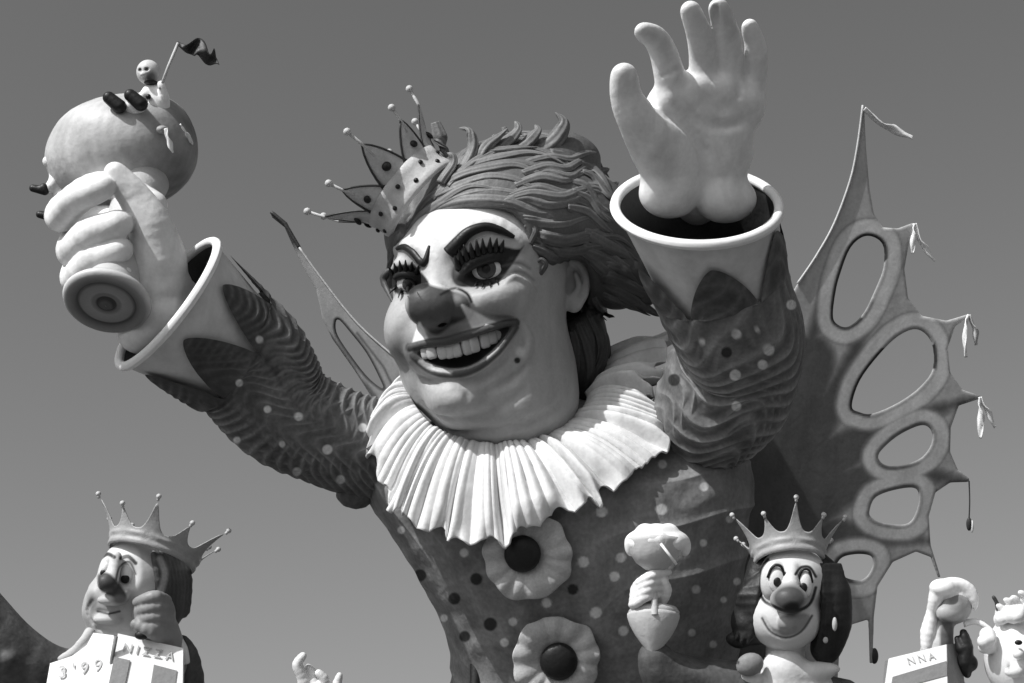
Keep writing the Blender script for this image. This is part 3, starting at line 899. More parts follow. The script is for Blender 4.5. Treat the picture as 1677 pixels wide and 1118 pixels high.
tpaint = spots(tv, np.clip(tpaint, .03, .36), 't', .62, -60); tpaint = spots(tv, tpaint, 'td', .025, -60)
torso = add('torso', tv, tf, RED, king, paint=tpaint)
tbv = bvh_of(tv, tf)

LPH, RPH = 1.28, 1.02
# sleeves: gathered cloth whose far edge runs out into petals over the cuff
def mk_sleeve(pts, rads, seed, nfold, tw, petals, amp, base, plen):
    P3 = curve(pts, 10); tot = np.linalg.norm(np.diff(P3, axis=0), axis=1).sum()
    pl = plen / tot
    def fo_(u, t):
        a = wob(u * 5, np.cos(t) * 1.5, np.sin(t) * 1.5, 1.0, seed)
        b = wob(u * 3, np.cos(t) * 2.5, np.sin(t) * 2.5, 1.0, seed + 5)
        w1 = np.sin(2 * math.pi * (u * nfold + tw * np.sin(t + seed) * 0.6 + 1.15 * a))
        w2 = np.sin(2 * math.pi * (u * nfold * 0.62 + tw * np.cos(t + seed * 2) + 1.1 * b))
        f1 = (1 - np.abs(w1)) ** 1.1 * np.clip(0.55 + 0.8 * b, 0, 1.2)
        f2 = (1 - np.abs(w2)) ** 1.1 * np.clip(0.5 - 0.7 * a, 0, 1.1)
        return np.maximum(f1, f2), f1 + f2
    def dsp(u, t, r):
        m, q = fo_(u, t)
        g = np.clip((1.0 - u) / pl - .25, 0.07, 1)
        return amp * g * (m - 0.35) + 3 * g * wob(u * 9, np.cos(t) * 2, np.sin(t) * 2, 1, seed + 1) + 1.2
    def ue(t): return 1 - pl + pl * petals(t)
    v, f, u, t = loft(pts, rads, 480, 480, dsp, ue)
    m, q = fo_(u, t)
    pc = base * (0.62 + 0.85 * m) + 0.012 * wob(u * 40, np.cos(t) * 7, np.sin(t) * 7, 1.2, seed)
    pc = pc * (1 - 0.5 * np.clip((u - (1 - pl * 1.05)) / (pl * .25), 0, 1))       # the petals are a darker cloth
    return v, [x[::-1] for x in f], np.clip(pc, 0.02, 0.3)
def petal_fn(n, off, powr=0.6):
    def fn(t):
        d = np.abs(((t - off) * n / (2 * math.pi) + .5) % 1 - .5) * 2
        return 0.03 + 0.97 * np.clip(1 - d ** 1.5, 0, 1) ** powr
    return fn
RN = np.array([-0.03, 0.85, 0.53]); RN /= np.linalg.norm(RN)
RC_ = P(1141, 338, 330)
LN = np.array([-0.72, 0.58, 0.38]); LN /= np.linalg.norm(LN)
LC_ = P(276, 497, 130)
SHR = np.array([0.30, 0, 0.0]); SHL = np.array([0.04, -0.04, 0])
lc = lambda L: LC_ - LN * L + SHL * L
rc_ = lambda L: RC_ - RN * L + SHR * L
LS = [P(668, 742, -30), P(600, 732, 0), P(530, 708, 30), P(462, 672, 52), lc(150), lc(112), lc(75), lc(28)]
LR = [78, 84, 82, 88, 101, 108, 112, 117]
v, f, pc = mk_sleeve(LS, LR, 2, 15, 0.5, petal_fn(7, LPH, .85), 5.5, 0.18, 112)
pc = spots(v, pc, 's1', .65, 40)
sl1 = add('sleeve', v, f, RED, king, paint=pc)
RS = [P(1120, 725, -20), P(1158, 680, 40), P(1192, 628, 105), P(1212, 566, 160), rc_(170), rc_(125), rc_(90), rc_(40)]
RR = [70, 94, 104, 97, 98, 101, 107, 113]
v, f, pc = mk_sleeve(RS, RR, 7, 8, 1.5, petal_fn(6, RPH, .85), 4.8, 0.20, 96)
pc = spots(v, spots(v, pc, 's2', .7, 100), 's2d', .03, 60)
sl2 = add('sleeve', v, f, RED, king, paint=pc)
# puffed knot under each arm
v, f = ball(P(583, 806, 10), (34, 26, 30), 30, 40)
v = v + (v - P(583, 806, 10)) * 0.10 * wob(v[:, 0] * .12, v[:, 1] * .05, v[:, 2] * .1, 1.4, 4)[:, None]
add('shoulder_puff', v, f, RED, king, paint=.11 + .03 * wob(v[:, 0] * .2, v[:, 1] * .05, 0, 1, 2))
v, f = ball(P(1150, 690, 45), (60, 34, 44), 30, 40)
add('shoulder_puff', v, f, RED, king, paint=.12 + .05 * (1 - np.abs(np.sin(v[:, 0] * .05 + v[:, 1] * .14))))

# cuffs
def mk_cuff(c, n_, R, L, R2, sh, hint=(0, 0, 1)):
    def lat(prof):
        a, b, n = frame(n_, hint); v = []
        for r, h in prof:
            for j in range(120):
                t = 2 * math.pi * j / 120
                v.append(np.asarray(c) + n * h - sh * min(h, 0) + r * (a * math.cos(t) + b * math.sin(t)))
        return np.array(v), gridf(len(prof), 120)
    outer = [(R2, -L)] + [(R2 + (R - R2) * (t ** 1.1), -L + L * t) for t in np.linspace(0.05, 1, 14)]
    o = add('cuff', *lat(outer), CUFF, king)
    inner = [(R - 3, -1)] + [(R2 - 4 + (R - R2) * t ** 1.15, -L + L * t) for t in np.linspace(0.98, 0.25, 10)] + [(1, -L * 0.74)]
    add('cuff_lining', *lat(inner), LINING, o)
    rp = [(R + 1 + 7.5 * math.cos(a), 1 + 7.5 * math.sin(a)) for a in np.linspace(0, 2 * math.pi, 13)]
    add('cuff_rim', *lat(rp), WHITE, o)
    return o
mk_cuff(RC_, RN, 116, 150, 92, SHR)
mk_cuff(LC_, LN, 119, 140, 88, SHL)

# ---- open hand
def pr(r, z): return r * (1 - z / F)
hn = Clay((120, 130, 140), (430, 600, 470), 2.1)
Z = 330
hn.cap(P(1142, 345, 150), P(1142, 310, 320), 30, 38, 4)
hn.ell(P(1142, 215, 345), (78, 88, 36), 10, (-8, 0, 0))
hn.ell(P(1150, 170, 350), (76, 44, 30), 20, (0, 0, 0))
hn.ell(P(1097, 316, 352), (44, 36, 40), 5)
hn.ell(P(1188, 326, 350), (44, 34, 40), 5)
hn.chain([P(1105, 285, 362), P(1075, 240, 375), P(1044, 195, 385), P(1026, 160, 388), P(1022, 125, 392)], [42, 38, 28, 22, 19], 16, n=4)
hn.ell(P(1100, 250, 368), (40, 48, 30), 18, (0, 0, 20))          # thenar
hn.ell(P(1190, 250, 362), (36, 58, 30), 18, (0, 0, -8))          # heel on the little-finger side
hn.chain([P(1108, 185, 355), P(1098, 130, 358), P(1086, 85, 362), P(1072, 62, 372), P(1054, 52, 384)], [25, 22, 19, 17, 13], 8, n=4)
hn.chain([P(1150, 160, 352), P(1152, 105, 352), P(1146, 60, 362), P(1131, 18, 376)], [24, 20, 18, 14.5], 5, n=4)
hn.chain([P(1192, 160, 352), P(1194, 105, 350), P(1190, 55, 362), P(1177, 14, 376)], [23, 20, 18, 14.5], 5, n=4)
hn.chain([P(1222, 190, 352), P(1236, 130, 345), P(1238, 80, 350), P(1228, 44, 358)], [22, 17, 15, 11.5], 8, n=4)
for p_ in [(1108, 172), (1152, 150), (1194, 150), (1226, 170)]:
    hn.ell(P(p_[0], p_[1], 362), (22, 18, 18), 16)
# creases
hn.chain([P(1080, 175, 392), P(1120, 200, 386), P(1150, 245, 386), P(1158, 290, 388)], [6, 9, 9, 5], 10, op='s', n=4)
hn.chain([P(1235, 190, 384), P(1190, 205, 388), P(1145, 195, 388), P(1110, 170, 386)], [5, 7, 7, 4], 9, op='s', n=4)
for ga, gb in ((((1173, 14)), (1171, 128)), ((1214, 48), (1210, 158))):
    hn.chain([P(ga[0], ga[1], 384), P((ga[0] + gb[0]) / 2 + 1, (ga[1] + gb[1]) / 2, 378), P(gb[0], gb[1], 380)], [4.5, 5, 3], 6, op='s', n=3)
for (a, b) in [((1138, 98), (1166, 95)), ((1180, 96), (1208, 94)), ((1086, 122), (1112, 112)), ((1024, 178), (1050, 166)), ((1228, 96), (1248, 96))]:
    hn.chain([P(a[0], a[1], 378), P((a[0] + b[0]) / 2, (a[1] + b[1]) / 2 + 2, 382), P(b[0], b[1], 378)], [2, 3, 2], 6, op='s')
v, f = hn.mesh()
px, py = proj(v)
z2 = v[:, 2] + 0.26 * np.clip(270 - py, -20, 400) - 0.22 * (px - 1140)      # palm turned down towards the street
ff_ = 1 - z2 / F
v = np.stack([(px - 838.5) * ff_, (559 - py) * ff_, z2], 1)
hand = add('hand', v, f, GLOVE, king)

# ---- gripping hand
h2 = Clay((-830, -60, 20), (-480, 330, 270), 2.1)
h2.cap(P(330, 545, 95), P(258, 470, 150), 50, 44, 4)
h2.ell(P(252, 440, 160), (50, 72, 42), 14, (0, 0, 14))
h2.ell(P(232, 548, 168), (36, 30, 34), 5)
h2.ell(P(268, 520, 165), (38, 40, 36), 8)
h2.ell(P(290, 468, 150), (22, 24, 26), 5)
# thumb pointing up along the ball
h2.chain([P(262, 420, 170), P(248, 370, 180), P(222, 325, 186), P(200, 298, 192), P(188, 282, 196)], [38, 32, 25, 21, 16], 14, n=4)
# fingers wrapped round the shaft
def wrap(y, zf, r, xl=118, xr=212, dy=16):
    h2.chain([P(250, y + 22, 130), P(200, y - 6, 100), P(150, y - 8, 100), P(xl, y + 14 + dy * .4, 130), P(xl - 4, y + 22 + dy * .5, 170), P(xl + 22, y + 12, 205), P(xl + 60, y - 4, 218), P(xr - 26, y - 8, 214)],
             [r + 2, r + 1, r, r + 3.5, r, r + 2.5, r - 3, r - 5], 3, n=4)
wrap(314, 0, 21, 104, 196, 40)
wrap(374, 0, 25, 126, 222, 30)
wrap(416, 0, 23, 130, 224, 34)
wrap(456, 0, 20, 138, 220, 24)
v, f = h2.mesh()
hand2 = add('hand', v, f, GLOVE, king)

# ---- ruff
def ruff():
    inner = [(674, 652, 40), (708, 696, 85), (765, 720, 116), (830, 726, 120), (895, 712, 104), (945, 678, 60), (962, 650, 0), (930, 640, -80), (850, 640, -110), (740, 640, -80), (690, 628, -30)]
    outer = [(604, 716, 70), (628, 802, 140), (690, 862, 185), (800, 886, 212), (925, 842, 206), (1032, 778, 165), (1100, 712, 100), (1064, 640, 40), (1096, 552, -60), (1000, 604, -120), (900, 612, -140), (720, 600, -110), (632, 655, 10)]
    I_ = curve([P(*q) for q in inner], 90, closed=True); O_ = curve([P(*q) for q in outer], 90, closed=True)
    n = 1080; r_ = lambda A: np.stack([np.interp(np.arange(n) / n * len(A), np.arange(len(A) + 1), np.r_[A[:, q], A[0, q]]) for q in range(3)], 1)
    I_ = r_(I_); O_ = r_(O_); nr = 60
    V = []; t = np.arange(n) / n; tp = 2 * math.pi * t
    cyc = lambda f_, s_: np.sin(tp * f_ + s_)
    phs = tp * 27 + 2.3 * cyc(5, 1) + 1.3 * cyc(9, 0) + .5 * cyc(14, 2)
    ph2 = tp * 43 + 1.5 * cyc(7, 2)
    ampv = 1 + 0.45 * cyc(4, .5) + 0.4 * cyc(11, 1.7)
    up = np.array([0.10, 0.55, 0.82]); rad = O_ - I_; rd = rad / np.linalg.norm(rad, axis=1)[:, None]
    tan = np.gradient(O_, axis=0); tan /= np.linalg.norm(tan, axis=1)[:, None]
    for i in range(nr):
        s_ = i / (nr - 1)
        N_ = np.cross(np.gradient(I_ * (1 - s_) + O_ * s_, axis=0), rd); N_ /= np.linalg.norm(N_, axis=1)[:, None]
        if (N_[90] @ up) < 0: N_ = -N_
        lift = 20 * math.sin(math.pi * s_ ** .8 * 0.9) - 8 * s_ ** 3
        A = (3.5 + 12 * s_ + 8 * max(0, s_ - .75)) * ampv
        w = (np.abs(np.sin(phs / 2)) * 2 - 1.2) * A + (np.abs(np.sin(ph2)) * 2 - 1) * (1.6 + 1.6 * s_) * (1 + .6 * cyc(6, 3))
        e = max(0, s_ - .78) / .22
        fl = (np.sin(phs + .8) * 8 + np.sin(ph2 * .5) * 6) * e ** 1.5 * ampv
        curl = np.cos(phs) * 12 * e ** 2 * ampv
        V.append(I_ + rad * s_ + N_ * (lift + w + curl)[:, None] + rd * fl[:, None] + tan * (np.sin(phs * .5) * 6 * s_)[:, None])
    V = np.array(V).reshape(-1, 3)
    return V, gridf(nr, n)
rv, rf = ruff()
ro = add('ruff', rv, rf, RUFF, king)
sm = ro.modifiers.new('thick', 'SOLIDIFY'); sm.thickness = 0.02; sm.offset = 0

# ---- rosettes with dark centres
def rosette(cx, cy, R, rc, dx=0, dy=0, bv=tbv, lift=12, flare=34):
    h = ray(None, bv, cx, cy)
    p = (np.array(h[0]) - C0) @ (BM.T / U / U)
    n_ = np.array([0.0, -0.04, 1.0]); n_ = n_ / np.linalg.norm(n_)
    a, b, n_ = frame(n_)
    V = []; nr, ns = 26, 150
    for i in range(nr):
        s_ = i / (nr - 1)
        for j in range(ns):
            t = 2 * math.pi * j / ns
            w = (math.sin(t * 13 + math.sin(t * 3)) * 2.2 + math.sin(t * 5 + 1) * 2) * s_ ** 1.2
            edge = 1 + 0.03 * math.sin(t * 9 + math.sin(t * 2)) * s_ ** 3 + 0.025 * math.sin(t * 4 + cx)
            r = rc * 0.7 + (R - rc * 0.7) * s_
            h_ = lift + 16 * math.sin(s_ * math.pi * 0.75) + w + 8 * max(0, .35 - s_)
            V.append(p + (a * math.cos(t) + b * math.sin(t)) * r * edge + n_ * h_)
    F_ = gridf(nr, ns)
    o = add('rosette', np.array(V), F_, mat('rosette_paint', 0.40, rough=.7, var=.2, ns=5, bump=.3), king)
    m_ = o.modifiers.new('thick', 'SOLIDIFY'); m_.thickness = 0.03; m_.offset = -1
    add('rosette_centre', *ball(p + a * dx + b * dy + n_ * (lift + 16), (rc, rc * 1.02, rc * 0.5), 14, 28, axes=[a, b, n_]), BLACK, o)
rosette(864, 906, 66, 28, -8, 4)
rosette(910, 1074, 66, 29, 4, -2)
# ================================================================ cut-out wings behind the king
def inside_dist(x, y, poly): return polysd(x, y, poly)
def wing(outline, holes, zf, paintf, name, label, base, h=2.6, T=3.0, parts=()):
    outline = np.array(outline, float)
    lo = outline.min(0) - 8; hi = outline.max(0) + 8
    xs = np.arange(lo[0], hi[0], h); ys = np.arange(lo[1], hi[1], h)
    X, Y = np.meshgrid(xs, ys, indexing='ij')
    d = polysd(X, Y, outline)
    hs = [polysd(X, Y, hh) for hh in holes]
    for q in hs: d = np.maximum(d, -q)
    zs = np.arange(-T - 3 * h * .5, T + 3 * h * .5, h * .8)
    c = Clay.__new__(Clay); c.h = 1.0; c.lo = np.zeros(3)
    D = d[:, :, None]; Zz = np.abs(zs)[None, None, :] - T
    dd = np.maximum(D, Zz) + 0 * D
    # slightly rounded edge
    q = 2.0
    dd = np.where((D > -q) & (Zz > -q), np.sqrt(np.maximum(D + q, 0) ** 2 + np.maximum(Zz + q, 0) ** 2) - q, dd)
    c.d = dd.astype(np.float32); c.ax = [np.arange(n, dtype=np.float32) for n in dd.shape]
    v, f = c.mesh()
    X_ = lo[0] + v[:, 0] * h; Y_ = lo[1] + v[:, 1] * h; Zo = zs[0] + v[:, 2] * h * .8
    pc = paintf(X_, Y_)
    zb = zf(X_, Y_)
    ff = 1 - zb / F
    vv = np.stack([(X_ - 838.5) * ff, (559 - Y_) * ff, zb + Zo], 1)
    t = thing(name, label, 'wing', base, 'cut-out wings behind the giant king')
    m = add('wing_panel', vv, f[:, ::-1], WINGM, t, paint=pc)
    return t, m, lambda x, y, o=0: P(x, y, float(zf(x, y)) + o)

H = [[(1364, 514), (1368, 480), (1375, 451), (1393, 405), (1419, 386), (1445, 399), (1447, 436), (1434, 472), (1413, 514), (1388, 535), (1369, 529)],
     [(1395, 664), (1408, 623), (1439, 581), (1471, 550), (1502, 539), (1525, 560), (1528, 602), (1507, 633), (1471, 659), (1429, 677), (1406, 674)],
     [(1438, 749), (1447, 733), (1474, 711), (1509, 696), (1525, 705), (1525, 727), (1509, 749), (1483, 760), (1452, 762)],
     [(1424, 836), (1434, 814), (1465, 802), (1498, 799), (1505, 816), (1498, 843), (1483, 858), (1447, 856), (1427, 847)],
     [(1369, 927), (1380, 912), (1407, 907), (1428, 912), (1427, 932), (1412, 949), (1389, 947), (1371, 936)]]
H = [curve(h, 4, closed=True) for h in H]
OUT = [(1411, 172), (1415, 172), (1418, 240), (1424, 310), (1431, 350), (1446, 372), (1470, 374), (1497, 364), (1499, 368), (1489, 395), (1481, 440), (1487, 488), (1510, 517), (1550, 525), (1586, 514), (1589, 518), (1564, 534), (1552, 570), (1556, 610), (1576, 638), (1606, 648), (1604, 653),
       (1570, 664), (1557, 700), (1556, 740), (1568, 768), (1588, 784), (1586, 789), (1556, 790), (1532, 806), (1521, 845), (1524, 892), (1540, 944), (1536, 946), (1524, 912), (1500, 903), (1462, 920), (1437, 960), (1431, 1010), (1429, 1086), (1424, 1086), (1422, 1014), (1396, 1022), (1376, 1045), (1366, 1200), (1200, 1200), (1160, 900), (1170, 720), (1250, 560), (1306, 464), (1336, 420), (1366, 366), (1392, 296), (1404, 240)]
SP = [curve([(1220, 1120), (1222, 900), (1245, 760), (1290, 670), (1325, 590)], 5), curve([(1300, 760), (1350, 680), (1385, 610), (1430, 500)], 5),
      curve([(1280, 800), (1380, 740), (1450, 700), (1600, 650)], 5), curve([(1300, 850), (1400, 790), (1500, 778), (1580, 786)], 5), curve([(1280, 900), (1380, 880), (1450, 878), (1520, 886)], 5), curve([(1250, 980), (1340, 930), (1370, 900)], 5),
      curve([(1325, 570), (1350, 480), (1378, 400)], 5)]
SWD = [(96, 40), (36, 2), (46, 1), (40, 1), (38, 1), (70, 50), (10, 2)]
def wpaint(x, y):
    c = np.full(x.shape, 0.40)
    dk = np.zeros(x.shape)
    for s_, (w0, w1) in zip(SP, SWD):
        best = np.full(x.shape, 1e9); n = len(s_) - 1
        for i in range(n):
            w = w0 + (w1 - w0) * (i + .5) / n
            best = np.minimum(best, linesd(x, y, s_[i:i + 2]) - w)
        dk = np.maximum(dk, np.clip(0.5 - best / 16, 0, 1))
    hd_ = np.full(x.shape, 1e9)
    for h_ in H: hd_ = np.minimum(hd_, polysd(x, y, h_))
    c = lay(c, 0.10, dk)
    c = lay(c, 0.095 + .02 * np.abs(wob(x * .02, y * .02, 0, 1.3, 3)), dk * 0.8)
    c = lay(c, 0.64, ramp(hd_ - 25, 8) * ramp(-(hd_ - 7), 4))
    c = lay(c, 0.20, ramp(np.abs(hd_ - 29) - 1.5, 3) * 0.7)
    c = lay(c, 0.03, ramp(hd_ - 5, 3) * np.clip(0.25 + 0.75 * (wob(x * .01, y * .01, 0, 1, 1) > -.2), 0, 1))
    for ring in [[(1285, 690), (1275, 650), (1300, 640), (1320, 660), (1300, 690)], [(1320, 760), (1350, 720), (1370, 740), (1350, 775)]]:
        c = lay(c, 0.09, ramp(np.abs(polysd(x, y, curve(ring, 4, closed=True))) - 1.4, 2))
    return np.clip(c, .02, .6)
wr, wm_, wp = wing(OUT, H, lambda x, y: -120 - 0.28 * (x - 1300) + 0 * y, wpaint, 'butterfly_wing', 'tall cut-out wing with five oval holes and scalloped edge behind the raised open hand', P(1300, 1200, -150))
wc = wp
rim = curve([wp(1413, 172, 5), wp(1404, 240, 5), wp(1392, 296, 5), wp(1366, 366, 5), wp(1336, 420, 5), wp(1306, 464, 5)], 6)
add('edge_cord', *tube(rim, 2.0, 8), LIGHT, wr)
def ribbon(pts, w, m, parent, name='ribbon', seed=0):
    """a soft strip of cloth, twisting as it hangs"""
    C_ = curve(pts, 8); n = len(C_); T = np.gradient(C_, axis=0)
    V = []
    for i in range(n):
        s_ = i / (n - 1)
        a, b, _ = frame(T[i], (0, 0, 1))
        an = 0.9 * math.sin(s_ * 5 + seed) + seed
        ww = w * (0.35 + 0.65 * math.sin(math.pi * min(1, s_ * 0.8 + .12)))
        d1 = a * math.cos(an) + b * math.sin(an)
        d2 = -a * math.sin(an) + b * math.cos(an)
        for q in (-1, -.5, 0, .5, 1):
            V.append(C_[i] + d1 * ww * q + d2 * ww * .45 * math.cos(q * 3 + s_ * 9 + seed))
    F_ = gridf(n, 5, closed_v=False)
    o = add(name, np.array(V), F_, m, parent)
    k = o.modifiers.new('thick', 'SOLIDIFY'); k.thickness = 0.012
    return o
def rb(pts, w, m, z0=6, seed=0): return ribbon([wp(x, y, z0) for x, y in pts], w, m, wr, seed=seed)
rb([(1415, 178), (1430, 190), (1448, 204), (1465, 212), (1482, 220), (1494, 226)], 7, WHITE, seed=.4)
rb([(1498, 366), (1496, 385), (1495, 415)], 5, WHITE, seed=1)
rb([(1498, 366), (1507, 392), (1518, 410), (1530, 428)], 5, WHITE, seed=.2)
rb([(1587, 515), (1580, 545), (1583, 585)], 5, WHITE, seed=2)
rb([(1587, 515), (1597, 540), (1598, 565)], 5, LIGHT, seed=.6)
rb([(1605, 650), (1606, 680), (1607, 718)], 6, WHITE, seed=1.3)
rb([(1605, 650), (1617, 672), (1629, 700)], 5, WHITE, seed=.5)
add('edge_cord', *tube(curve([wp(1587, 787, 0), wp(1588, 820, 2), wp(1587, 850, 0)], 4), 1.3, 6), DARK, wr)
add('tag', *ball(wp(1587, 858, 0), (5, 12, 4)), DARK, wr)
add('tag', *ball(wp(1592, 862, 2), (3, 11, 3)), WHITE, wr)
add('tag', *ball(wp(1432, 1074, 0), (7, 14, 5)), DARK, wr)

OUT2 = [(442, 347), (448, 346), (470, 364), (480, 384), (494, 408), (526, 455), (586, 530), (658, 594), (720, 640), (800, 700), (800, 790), (740, 790), (650, 700), (612, 655), (579, 604), (545, 556), (528, 522), (518, 474), (498, 440), (484, 412), (466, 372), (446, 356)]
H2 = [curve([(550, 527), (553, 549), (579, 588), (604, 619), (627, 636), (622, 620), (600, 578), (572, 542), (556, 524)], 4, closed=True)]
def wpaint2(x, y):
    c = np.full(x.shape, 0.30)
    d_ = polysd(x, y, H2[0])
    c = lay(c, 0.05, ramp(d_ - 4, 3))
    c = lay(c, 0.04, np.clip((418 - y) / 20, 0, 1))
    c = lay(c, 0.06, ramp(linesd(x, y, [(585, 545), (628, 600), (655, 655)]) - 1.6, 3))
    return c
wr2, _, wp2 = wing(OUT2, H2, lambda x, y: -110 + 0.25 * (x - 600) + 0 * y, wpaint2, 'butterfly_wing', 'narrow cut-out wing tip rising between the gripping arm and the laughing face', P(660, 720, -110), h=2.0)
add('edge_cord', *tube(curve([wp2(490, 405, 4), wp2(526, 455, 4), wp2(586, 530, 4), wp2(658, 594, 4)], 5), 1.8, 8), LIGHT, wr2)
add('edge_cord', *tube(curve([wp2(444, 347, 2), wp2(466, 366, 2), wp2(480, 388, 2), wp2(490, 405, 2)], 5), 3.2, 8), DARK, wr2)

# ================================================================ sceptre in the gripping fist
A0 = P(175, 494, 236); ax_ = np.array([0.03, 0.72, -0.69]); ax_ /= np.linalg.norm(ax_)
sc = thing('sceptre', 'fat round-ended sceptre gripped in the fist, pale ball head on a thick shaft', 'sceptre', A0)
sh = add('shaft', *lathe(A0, ax_, [(44, 2), (42, 12), (40, 30), (38, 90), (36, 180), (38, 240), (44, 275), (1, 280)], 64), LIGHT, sc)
prof = [(0.5, -9), (8, -9), (11, -6), (14, -3), (17, -5), (20, -3), (24, -4), (38, -5), (43, -2), (46, -6), (58, -7), (64, -3), (66, 3), (62, 9), (44, 12), (43, 10)]
v, f = lathe(A0, ax_, prof, 72)
rad = np.repeat([p_[0] for p_ in prof], 72)
pc = np.interp(rad, [0, 9, 10, 15, 16, 22, 24, 37, 41, 45, 49, 60, 64, 66], [.10, .10, .05, .05, .2, .2, .3, .3, .09, .09, .27, .27, .5, .6])
add('base_disc', v, f, FACEP, sc, paint=pc)
bc = P(200, 247, 5)
bl = Clay(bc - 140, bc + 140, 2.4)
bl.ell(bc, (112, 92, 98), 0, (0, 0, 8))
bl.ell(P(150, 262, 10), (64, 66, 60), 40); bl.ell(P(256, 240, 0), (58, 76, 60), 40)
bl.ell(P(266, 212, 88), (10, 7, 10), 6); bl.ell(P(272, 214, 96), (5, 3, 6), 3, op='s')
v, f = bl.mesh()
n_ = wob(v[:, 0] * .05, v[:, 1] * .05, v[:, 2] * .05, 1.3, 5)
v = v + (v - bc) * 0.008 * n_[:, None]
px, py = proj(v)
pc = np.clip(0.47 + 0.07 * n_  - 0.26 * np.clip((px - 190 + (py - 240) * .5) / 110, 0, 1), .08, .6)  # mottled paint, with shade painted in towards the lower right
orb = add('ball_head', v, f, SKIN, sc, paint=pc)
ribbon([P(272, 210, 100), P(276, 228, 100), P(283, 250, 95)], 4, WHITE, sc)
ribbon([P(296, 203, 60), P(306, 218, 50), P(316, 236, 30)], 3, WHITE, sc, seed=1)

# ---- little doll riding on the ball, with a pennant
dl = thing('flag_doll', 'small round-headed doll sitting on top of the sceptre ball holding a dark pennant', 'doll', P(250, 185, 30))
D = Clay(P(150, 210, -20) - 10, P(330, 60, 110) + 10, 1.3)
D.ell(P(256, 172, 40), (22, 30, 18), 4); D.cap(P(246, 150, 40), P(262, 150, 40), 12, 11, 8)
D.chain([P(244, 182, 45), P(225, 180, 70), P(215, 172, 84)], [14, 12, 9], 6, n=3)
D.chain([P(250, 186, 45), P(215, 182, 66), P(192, 172, 82)], [13, 11, 9], 6, n=3)
D.chain([P(266, 152, 44), P(270, 160, 52), P(266, 144, 58), P(264, 138, 58)], [8, 7, 6, 6], 5, n=3)
D.chain([P(240, 152, 44), P(230, 160, 58), P(226, 168, 62)], [8, 6, 5], 5, n=3)
v, f = D.mesh(); add('body', v, f, WHITE, dl)
D = Clay(P(215, 145, 10) - 5, P(275, 90, 70) + 5, 1.1)
D.ell(P(243, 118, 42), (19, 20, 18), 0); D.ell(P(234, 122, 60), (5, 4, 5), 3); D.ell(P(240, 128, 58), (8, 2.5, 5), 2, op='s')
D.ell(P(228, 114, 57), (4, 3, 4), 2, op='s'); D.ell(P(240, 113, 60), (4, 3, 4), 2, op='s')
v, f = D.mesh(); px, py = proj(v)
pc = np.full(len(v), .55); pc = lay(pc, .12, ramp(np.hypot(px - 248, py - 126) - 9, 8)); pc = lay(pc, .08, ramp(np.minimum(np.hypot(px - 229, py - 114), np.hypot(px - 240, py - 113)) - 3, 2))
add('head', v, f, FACEP, dl, paint=pc)
add('collar', *ball(P(247, 135, 46), (11, 4.5, 11)), BLACK, dl)
for x, y in ((222, 163), (187, 167)):
    a, b, c_ = frame((-.15, -.25, 1), (0.78, 0.62, 0))
    q = Clay(P(x, y, 88) - 30, P(x, y, 88) + 30, 1.2)
    dr = np.array([0.74, -0.62, 0]) * 11
    q.cap(P(x, y, 90) - dr, P(x, y, 90) + dr, 10, 11.5, 3); q.cap(P(x, y, 82), P(x, y, 72), 9, 7, 5)
    v, f = q.mesh(); add('shoe', v, f, BLACK, dl)
add('button', *ball(P(243, 158, 60), 4.5, 8, 10), BLACK, dl)
add('flag_pole', *tube([P(262, 146, 62), P(276, 108, 60), P(292, 70, 58)], 2.6, 8), LIGHT, dl)
v = []
for i in range(28):
    s_ = i / 27
    cx = 291 + 64 * s_; cy = 70 + 24 * s_ + 5 * math.sin(s_ * 9)
    wd = 4 + 9 * math.sin(s_ * 2.6) + 4 * math.sin(s_ * 19) * s_
    for j in range(7):
        q = (j - 3) / 3
        v.append(P(cx + 4 * q * math.sin(s_ * 8), cy + wd * q - 8 * s_ * (q < -.5) * math.sin(s_ * 14), 58 + 7 * math.sin(s_ * 12 + q * 2)))
o = add('pennant', np.array(v), gridf(28, 7, closed_v=False), DARK, dl)
k = o.modifiers.new('thick', 'SOLIDIFY'); k.thickness = 0.012
# ---- second doll clinging to the left of the ball
d2 = thing('clinging_doll', 'small pale doll with two black shoes clinging to the left of the ball', 'doll', P(90, 290, 20))
D = Clay(P(40, 370, -30), P(130, 230, 90), 1.3)
D.ell(P(98, 282, 30), (17, 24, 16), 0); D.ell(P(84, 264, 36), (14, 11, 11), 6)
D.chain([P(92, 292, 34), P(82, 306, 44), P(72, 312, 48)], [10, 8, 7], 5, n=3)
D.chain([P(98, 300, 30), P(94, 330, 42), P(84, 352, 48)], [10, 9, 7], 5, n=3)
v, f = D.mesh(); add('body', v, f, GLOVE, d2)
for x, y in ((64, 310), (75, 353)):
    q = Clay(P(x, y, 48) - 26, P(x, y, 48) + 26, 1.2)
    q.cap(P(x - 10, y - 2, 50), P(x + 9, y + 2, 50), 6, 7.5, 3); q.cap(P(x + 8, y - 3, 50), P(x + 9, y - 3, 44), 7, 6, 3)
    v, f = q.mesh(); add('shoe', v, f, BLACK, d2)

